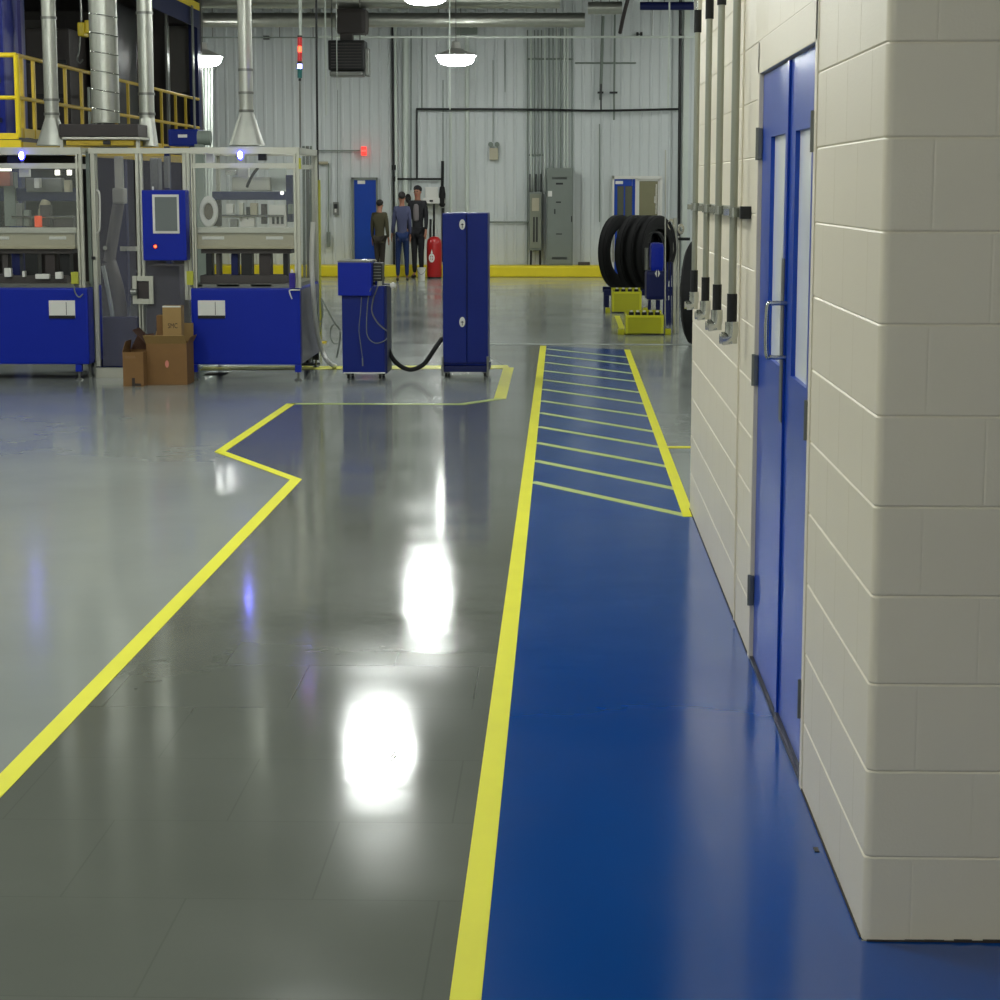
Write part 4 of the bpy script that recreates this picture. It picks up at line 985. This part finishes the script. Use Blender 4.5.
MB().p(309, 314, 194, 248, 22.4, .2, .01).build('grey_box', 'greenw', yp)
# stack light
sl = thing('signal_tower', 'hanging signal tower light with red, white and green lenses above the second press', 'signal light', W(299.8, 80, 18.9))
c = W(299.8, 80, 18.9)
def seg(y0, y1, m, r=.021, name='lens'):
    MB().cyl(W(299.8, y1, 18.9), W(299.8, y0, 18.9), r, seg=16).build(name, m, sl, 40)
seg(37.5, 46, 'towerred'); seg(46.4, 52, 'redled', .016); seg(52.4, 61, 'towerred'); seg(61.4, 64, 'blackm'); seg(64.3, 68.4, 'bluled', .018); seg(68.7, 78, 'towergreen'); seg(78.2, 81, 'blackm', .012, 'end_cap'); seg(35.5, 37.3, 'blackm', .022, 'end_cap')
a = W(300.5, 35.5, 18.9); MB().cyl(a, (a.x, a.y, ZC-.01), .014, seg=10).build('hanging_pole', 'whitecon', sl)
MB().cyl(W(300.3, 148, 18.9), W(299.9, 81, 18.9), .008, seg=8).build('lower_rod', 'steel', sl)

# ================================================================== DUCTS AND HOODS
def vduct(px_top, px_bot, y_bot, w, Y, label, flare=None, spiral=False, bands=(20,)):
    cx = W(px_bot, y_bot, Y); r = w/2*Y/F
    o = thing('exhaust_duct', label, 'duct', cx)
    MB().cyl(cx, (W(px_top, 0, Y).x, Y, ZC-.01), r, seg=28).build('pipe', 'galv', o, 40)
    if spiral:
        y = y_bot-12
        zz = cx.z+.12
        while zz < ZC-.3:
            pts = [(cx.x+(r+.001)*math.cos(t*PI/8), Y+(r+.001)*math.sin(t*PI/8), zz+.010*math.cos(t*PI/8)*-2+.0) for t in range(17)]
            MB().tube(pts, .006, 6, False).build('seam_ring', 'chrome', o, 60); zz += .172
    else:
        for y in bands:
            a = W(px_bot, y, Y); MB().cyl((cx.x, Y, a.z-.012), (cx.x, Y, a.z+.012), r*1.12, seg=28).build('clamp_band', 'steel', o, 40)
    if flare:
        wb, yb = flare; zb2 = fz(yb, Y); hw = wb/2*Y/F
        m = MB(); n = 28; top = [m.bm.verts.new((cx.x+r*math.cos(2*PI*k/n), Y+r*math.sin(2*PI*k/n), cx.z)) for k in range(n)]
        def sq(k):
            t = 2*PI*k/n; c, s = math.cos(t), math.sin(t); q = max(abs(c), abs(s)); return c/q, s/q
        bot = [m.bm.verts.new((cx.x+hw*sq(k)[0], Y+hw*.9*sq(k)[1], zb2)) for k in range(n)]
        low = [m.bm.verts.new((cx.x+hw*1.04*sq(k)[0], Y+hw*.94*sq(k)[1], zb2-.004)) for k in range(n)]
        for k in range(n):
            j = (k+1) % n; m.bm.faces.new((top[k], top[j], bot[j], bot[k])); m.bm.faces.new((bot[k], bot[j], low[j], low[k]))
        m.bm.faces.new(low)
        m.build('hood', 'galv', o, 25)
    return o
vduct(47.5, 52, 118, 14, 19.3, 'silver exhaust duct with flared hood nearest the yellow railing', (28, 145), bands=(18, 100, 114))
vduct(243.5, 246.5, 112, 13.5, 19.3, 'silver exhaust duct with flared hood over the white ring press', (32, 145), bands=(70, 93, 111))
vduct(145, 147, 118, 15, 19.5, 'silver exhaust duct beside the wide spiral duct, ending on the black hood', (19, 146), bands=(13, 94, 114))
vduct(102, 106, 123, 27.5, 19.4, 'wide silver duct with spiral seams standing on the black hood', None, True)
hd = thing('black_hood', 'flat black extraction hood on top of the guard cell under ducts', 'hood', W(105, 146, 19.4))
MB().p(59, 138, 124, 136.5, 19.0, .8, .01).build('hood_box', 'darkbrown', hd)
MB().p(62, 140, 137, 139.5, 18.98, .8, .004).build('rim', 'alu', hd)
MB().p(66, 134, 140, 145.5, 19.02, .7, .006).build('yellow_beam', 'yellow2', hd)
m = MB(); m.p(103, 110, 140.5, 144.5, 18.99, .03); m.build('bracket', 'blackm', hd)
for x in (60, 136): MB().p(x, x+3, 139.6, 148, 19.05, .05).build('support', 'alu', hd)

# ================================================================== MEZZANINE
XR = W(16, 55, 24).x            # plane of the long railing
ZR = fz(54, 24); ZMid = fz(97, 24); ZT = fz(134, 24); ZD = fz(141.5, 24)
mz = thing('mezzanine_platform', 'raised steel platform with ochre yellow edge behind the presses', 'platform', (XR-2, 24, 0))
MB().box(-12.5, XR+.0, 24, 36, ZD, ZD+.05).build('deck', 'dark', mz)
MB().box(-12.5, XR+.03, 23.96, 24, ZD-.08, ZD+.02).build('edge_beam', 'yellow', mz)
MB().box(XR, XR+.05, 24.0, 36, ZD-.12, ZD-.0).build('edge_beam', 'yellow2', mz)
for x, y in ((XR-.2, 24.2), (XR-.2, 30), (XR-.2, 35.5), (-11, 24.2), (-11, 30)):
    MB().box(x, x+.16, y, y+.16, 0, ZD-.001).build('column', 'navy', mz)
rl = thing('safety_railing', 'yellow safety railing around the raised platform behind the presses', 'railing', (XR-1, 24, ZD+.05))
def rail(p, q, r=.022, name='rail', m='yellow'): MB().cyl(p, q, r, seg=10).build(name, m, rl)
rail((-8.2, 24, ZR), (XR, 24, ZR), .028); rail((-8.2, 24, ZMid), (XR, 24, ZMid), .024); MB().box(-8.2, XR, 23.99, 24.01, ZD+.03, ZT+.015).build('toe_board', 'yellow', rl)
MB().cyl((XR, 24, ZD+.05), (XR, 24, ZR), .032, seg=10).build('post', 'yellow', rl)
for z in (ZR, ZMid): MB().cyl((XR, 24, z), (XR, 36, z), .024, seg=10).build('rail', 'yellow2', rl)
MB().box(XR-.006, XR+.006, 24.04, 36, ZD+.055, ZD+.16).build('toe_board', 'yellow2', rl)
for px in (28, 39.5, 71, 87, 121, 133, 156, 166, 180, 190):
    Yp = XR/((px-562)/F)
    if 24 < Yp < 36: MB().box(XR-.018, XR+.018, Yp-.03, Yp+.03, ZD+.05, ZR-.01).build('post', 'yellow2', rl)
for px in (124, 127, 130, 136): 
    Yp = XR/((px-562)/F)
    MB().box(XR-.45, XR-.42, Yp, Yp+.03, ZD+.05, ZR-.1).build('baluster', 'whitecon', rl)
# tower at the end of the platform, with the upper deck edge
tw = thing('process_tower', 'dark blue steel tower with grey panels rising above the raised platform', 'tower', (XR-2, 36, 0))
YT = 36.3
MB().box(-13.5, XR-.02, YT, YT+.3, 0, ZC-.01).build('back_screen', 'dark', tw)
c0 = fx(190, 36.1, 80)
MB().box(c0, XR+.0, 36.05, 36.29, 0, fz(22, 36.1)).build('column', 'navy', tw)
MB().p(165, 189.8, 26, 92, 36.15, .1).build('wall_panel', 'panelg', tw)
MB().p(168, 169.3, 26, 92, 36.1, .04).build('panel_seam', 'alu', tw)
MB().p(119, 139, 42, 80, 36.15, .1).build('wall_panel', 'darkbrown', tw)
MB().p(61, 90, 46, 88, 36.15, .1).build('wall_panel', 'darkbrown', tw)
MB().p(20, 42, 20, 50, 36.15, .1).build('wall_panel', 'panelg', tw)
up = thing('upper_platform', 'upper dark deck with yellow edge and railing joining the dark tower', 'platform', (XR-2, 30, 4.5))
# upper deck: its underside and yellow edge recede along the same line
Zu = 1.72+(188-15.5)/F*36.2*1.0
MB().box(-12, XR+.02, 25.5, 36.04, Zu-.02, Zu+.06).build('deck', 'dark', up)
MB().box(XR+.021, XR+.05, 25.5, 36.04, Zu-.03, Zu+.10).build('deck_edge', 'yellow', up)
MB().box(XR+.02, XR+.045, 25.5, 36.04, Zu-.32, Zu-.031).build('edge_beam', 'navy', up)
for z in (Zu+.5, Zu+1.0): MB().cyl((XR, 25.5, z), (XR, 36, z), .02, seg=8).build('rail', 'yellow2', up)
for k in range(10): MB().box(XR-.015, XR+.015, 26+k*1.05, 26.04+k*1.05, Zu+.06, Zu+1.0).build('post', 'yellow2', up)
for px0, px1, Yx in ((16.5, 23, 27.5), (165.5, 167.5, 34.5), (192, 193, 35)):
    MB().box(fx(px0, Yx, 60), fx(px1, Yx, 60), Yx, Yx+.15, ZD+.05, Zu-.021).build('column', 'blue2' if px0 < 20 else 'steel', tw)
# plant on the platform
for (x0, x1, y0, y1, Yx, d, m, nm, lab, cat) in (
        (-25, 4, -40, 138, 26.5, 1.0, 'blue', 'blue_press_frame', 'tall blue press frame on the platform behind the yellow railing', 'machine'),
        (24, 70, 28, 140, 31, 2.0, 'dark', 'dark_tank', 'big dark tank unit on the platform between two silver ducts', 'machine'),
        (92, 118, 0, 140, 32, 1.5, 'blackm', 'dark_mixer', 'dark mixer housing behind the wide spiral duct', 'machine'),
        (120, 138, 85, 140, 33.9, 1.0, 'dark', 'dark_cabinet', 'low dark cabinet on the platform behind the white balusters', 'cabinet')):
    o = thing(nm, lab, cat, (fx((x0+x1)/2, Yx), Yx, ZD+.05))
    a, b = fx(x0, Yx, 60), fx(x1, Yx, 60); zt = min(W(x0, y0, Yx).z, Zu-.05)
    MB().box(a, b, Yx, Yx+d, ZD+.051, zt, .05).build('housing', m, o)
    mb = MB()
    for k in range(3): mb.box(a+.05, b-.05, Yx-.03, Yx, ZD+.3+k*.5, ZD+.36+k*.5)
    mb.build('rib_band', 'navy' if m == 'blue' else 'blackm', o)
    MB().cyl(((a+b)/2-.1, Yx-.06, zt-.5), ((a+b)/2+.1, Yx-.06, zt-.5), .05, seg=12).build('valve', 'steel', o)
MB().p(19, 22.5, 0, 140, 27, .1).build('blue_standpipe', mat('violet blue paint', (56, 54, 120), .4), label='violet blue vertical beam rising behind the yellow railing corner', category='beam')
hs = thing('yellow_hoist', 'yellow chain hoist with hanging hook between two silver ducts', 'hoist', W(83, 38, 28))
MB().p(77, 84, 22, 36, 28, .3, .03).build('motor', 'yellow', hs); MB().p(84.5, 89, 20, 33, 28.05, .25, .02).build('chain_bucket', 'yellow', hs)
a = W(80, 36, 28.15); MB().tube([a, a+Vector((-.02, 0, -.2)), a+Vector((-.05, 0, -.3)), a+Vector((-.02, 0, -.36)), a+Vector((.03, 0, -.31))], .014, 8).build('hook', 'steel', hs)
a = W(81, 22, 28.15); MB().cyl(a, (a.x, a.y, Zu-.021), .015, seg=8).build('chain', 'steel', hs)
bx = thing('blue_drum_box', 'dark blue box with small white print above the guard cell', 'box', W(183, 146, 24.5))
MB().p(168, 198, 129, 146, 24.5, .5, .02).build('body', 'blue2', bx); MB().p(178, 187, 134.5, 137.5, 24.49, .009).build('white_print', 'white', bx)
for x in (170, 195): MB().box(fx(x, 24.6)-.03, fx(x, 24.6)+.03, 24.6, 24.7, 0, fz(146, 24.5)).build('support_leg', 'navy', bx)
tb = thing('grey_motor', 'grey rounded motor behind the guard frame beside the blue box', 'motor', W(204, 146, 23))
a = W(198, 138, 23); b = W(211, 138, 23); MB().cyl(a, b, .08, seg=20).build('body', 'greenw', tb, 40); MB().box(fx(203, 23)-.05, fx(203, 23)+.05, 22.95, 23.05, 0, a.z-.07).build('stand', 'greenw', tb)
for k, x in enumerate((203.3, 206.5, 209.5, 212.5)):
    MB().cyl(W(x-.8, 68, 38), (fx(x, 38), 38, .0), .02, seg=8).build('pale_rod', 'whitecon', label='pale vertical rod under the lamp beside the dark tower', category='rod', group='pale rods beside the dark tower')

# ================================================================== TIRE LINE
def tire(px, dY, label):
    Y = 30+dY; D = 72/F*30; r = D/2; w = .12
    z = fz(251.5, 30); x = fx(px, 30, 250)
    o = thing('rubber_tire', label, 'tire', (x, Y, z-r), 'big rubber tires standing on the rack')
    T = Matrix.Translation((x, Y, z)) @ Matrix.Rotation(math.radians(-30), 4, 'Z') @ Matrix.Rotation(PI/2, 4, 'Y')
    ri = r*.64
    prof = [(ri, -w*.42), (ri+.03, -w*.5), (r*.86, -w*.55), (r*.96, -w*.5), (r*.995, -w*.36), (r, -.05), (r-.012, -.045), (r-.012, -.035), (r, -.03), (r, .03), (r-.012, .035), (r-.012, .045), (r, .05), (r*.995, w*.36), (r*.96, w*.5), (r*.86, w*.55), (ri+.03, w*.5), (ri, w*.42), (ri+.015, w*.3), (r*.9, w*.3), (r*.9, -w*.3), (ri+.015, -w*.3)]
    MB().lathe(prof, T, 56, True).build('casing', 'black', o, 35)
    m = MB(); m.lathe([(ri-.001, -w*.44), (ri-.001, -w*.40), (ri+.012, -w*.40), (ri+.012, -w*.44)], T, 48, True); m.build('bead_ring', 'blackm', o, 35)
    return o
for k, (px, dy, lab) in enumerate(((618.5, 0, 'first big black tire, its round opening seen clear'), (635, .16, 'second big black tire directly behind the first one'),
                      (645.5, .30, 'third big black tire, mostly behind the blue motor'), (655, .42, 'last big black tire in the row, its top beside the steel pipes'))):
    tire(px, -.12*k, lab)
Yk2 = 29.4
rk = thing('tire_rack', 'low blue rack carrying the row of big black tires', 'rack', (fx(640, 30), 29.9, 0))
zk = fz(287.5, 30)
for y in (29.35, 30.3): MB().box(fx(603, 30), fx(684, 30), y, y+.08, zk-.08, zk-.002).build('rail', 'navy', rk)
for x in (606, 675):
    for y in (29.35, 30.3): MB().box(fx(x, 30)-.03, fx(x, 30)+.03, y, y+.08, 0, zk-.081).build('leg', 'navy', rk)
# yellow trays
def tray(x0, x1, y0, y1, Y, lab, cells):
    o = thing('yellow_tray', lab, 'tray', (fx((x0+x1)/2, Y, y1), Y, 0)); a, b = fx(x0, Y, y1), fx(x1, Y, y1); zt = fz(y0, Y); d = .55
    MB().box(a, b, Y, Y+.02, .02, zt).build('front_panel', 'ygreen', o)
    mb = MB(); mb.box(a, a+.03, Y-.012, Y, .02, zt); mb.box(b-.03, b, Y-.012, Y, .02, zt); mb.box(a+.03, b-.03, Y-.012, Y, zt-.03, zt); mb.build('front_frame', mat('bright yellow green', (206, 206, 30), .4), o)
    mb = MB(); mb.box(a, a+.02, Y+.02, Y+d, .02, zt); mb.box(b-.02, b, Y+.02, Y+d, .02, zt); mb.box(a, b, Y+d-.02, Y+d, .02, zt+.03); mb.box(a, b, Y+.02, Y+d, .02, .04); mb.build('tray_box', 'ygreen', o)
    for k in range(cells):
        x = a+.07+k*(b-a-.14)/max(1, cells-1); c = MB().cyl((x, Y+.12, .041), (x, Y+.12, zt+.03), .03, seg=12).build('roller_pin', 'blackm', o); MB().cyl((x, Y+.12, zt+.031), (x, Y+.12, zt+.05), .018, seg=10).build('pin_cap', 'white', c)
    for x in (a-.09, b+.02): MB().box(x, x+.07, Y+.02, Y+.16, .0, .07, .01).build('foot', 'ygreen', o)
    return o
tray(625.5, 663.5, 315, 334, 24.3, 'front yellow green tray box on the floor beside the tire line', 5)
tray(612, 641.5, 291.5, 305.5, 28.6, 'rear yellow green tray box on the floor below the tires', 4)
# drive unit
dm = thing('drive_unit', 'blue motor drive unit with white emblem in front of the tires', 'machine', (fx(655, 26.5), 26.5, 0)); Yd = 26.5
MB().p(650.5, 664, 243, 272, Yd, .35, .06).build('motor', 'blue', dm)
MB().p(646, 668, 271, 300, Yd-.05, .45, .05).build('gearbox', 'navy', dm)
m = MB(); c = W(657.5, 273.5, Yd-.06); 
m.poly([(c.x-.035, c.y, c.z), (c.x-.008, c.y, c.z+.05), (c.x-.008, c.y, c.z-.05)], (0, .01, 0)); m.poly([(c.x+.035, c.y, c.z), (c.x+.008, c.y, c.z-.05), (c.x+.008, c.y, c.z+.05)], (0, .01, 0)); m.build('emblem', 'white', dm)
for x0, x1, m in ((648, 651, 'navy'), (656, 660, 'navy'), (663, 666.5, 'blue2'), (668, 670, 'navy')):
    a = fx(x0, Yd, 310); b = fx(x1, Yd, 310); MB().box(a, b, Yd+.02, Yd+.1, 0, fz(300, Yd)).build('leg', m, dm)
MB().tube([W(649, 243, Yd), W(652, 233, Yd), W(660, 234, Yd), W(664, 243, Yd)], .02, 8).build('top_hose', 'blackm', dm)
m = MB(); m.cyl(W(646.5, 248, Yd), W(646.5, 270, Yd), .025, seg=10); m.build('cylinder', 'steel', dm)
m = MB()
for x in (664.5, 667.5, 670.5, 673): m.cyl(W(x, 262, Yd-.4), (fx(x, Yd-.4), Yd-.4, .001), .012, seg=8)
m.build('guide_rods', 'navy', dm)
sp_ = thing('steel_pipe_stand', 'shiny steel pipe stand with clamps rising beside the blue drive unit', 'pipe stand', (fx(673, 24.6), 24.6, 0)); Ys = 24.6
for x, r, y0 in ((665.5, .008, 150), (675, .022, 218), (678.5, .012, 236)):
    MB().cyl((fx(x, Ys), Ys, .001), W(x, y0, Ys), r, seg=12).build('pipe', 'alu', sp_)
for x, y in ((671, 224), (681, 229)):
    c = W(x, y, Ys); T = Matrix.Translation(c) @ Matrix.Rotation(PI/2, 4, 'X')
    MB().lathe([(.022, -.02), (.05, -.02), (.05, .02), (.022, .02)], T @ Matrix.Diagonal((.8, 1.3, 1, 1)), 18, True).build('clamp', 'chrome', sp_)
MB().tube([W(669, 222, Ys-.05), W(673, 232, Ys-.05), W(675, 250, Ys-.05), W(672, 262, Ys-.05)], .018, 8).build('black_hose', 'black', sp_)
m = MB(); m.cyl(W(678, 239, Ys), W(690, 239, Ys), .018, seg=8); m.build('arm', 'blackm', sp_)
MB().p(680, 687, 282, 300, Ys, .1, .02).build('small_gearbox', 'steel', sp_)
# nearest large tire, almost hidden behind the block wall
Yn = 23.0; rr = 50.5/F*Yn
xn = fx(696.5, Yn, 291); zn = rr+.001
o = thing('rubber_tire', 'big black tire half hidden behind the end of the block wall', 'tire', (xn, Yn, zn-rr))
T = Matrix.Translation((xn, Yn, zn)) @ Matrix.Rotation(math.radians(-68), 4, 'Z') @ Matrix.Rotation(PI/2, 4, 'Y') @ Matrix.Diagonal((1, .30, 1, 1))
T = Matrix.Translation((xn, Yn, zn)) @ Matrix.Rotation(math.radians(-14), 4, 'Z') @ Matrix.Rotation(PI/2, 4, 'Y')
w = .16
prof = [(rr*.62, -w*.42), (rr*.7, -w*.55), (rr*.9, -w*.55), (rr, -w*.35), (rr, w*.35), (rr*.9, w*.55), (rr*.7, w*.55), (rr*.62, w*.42), (rr*.66, w*.3), (rr*.9, w*.3), (rr*.9, -w*.3), (rr*.66, -w*.3)]
MB().lathe(prof, T, 64, True).build('casing', 'black', o, 35)
MB().lathe([(rr*.615, -w*.46), (rr*.615, -w*.38), (rr*.64, -w*.38), (rr*.64, -w*.46)], T, 64, True).build('bead_ring', 'steel', o, 35)

# ================================================================== LIGHT AND VIEW
wd = bpy.data.worlds.new('world'); C.world = wd; wd.use_nodes = True
wd.node_tree.nodes['Background'].inputs[0].default_value = (.05, .055, .06, 1); wd.node_tree.nodes['Background'].inputs[1].default_value = .2
C.view_settings.view_transform = 'Standard'; C.view_settings.look = 'None'; C.view_settings.gamma = 1
C.view_settings.use_curve_mapping = False
C.view_settings.exposure = 0.42
C.cycles.use_denoising = True
C.cycles.max_bounces = 8; C.cycles.diffuse_bounces = 3; C.cycles.glossy_bounces = 4; C.cycles.transparent_max_bounces = 12
C.cycles.sample_clamp_indirect = 6
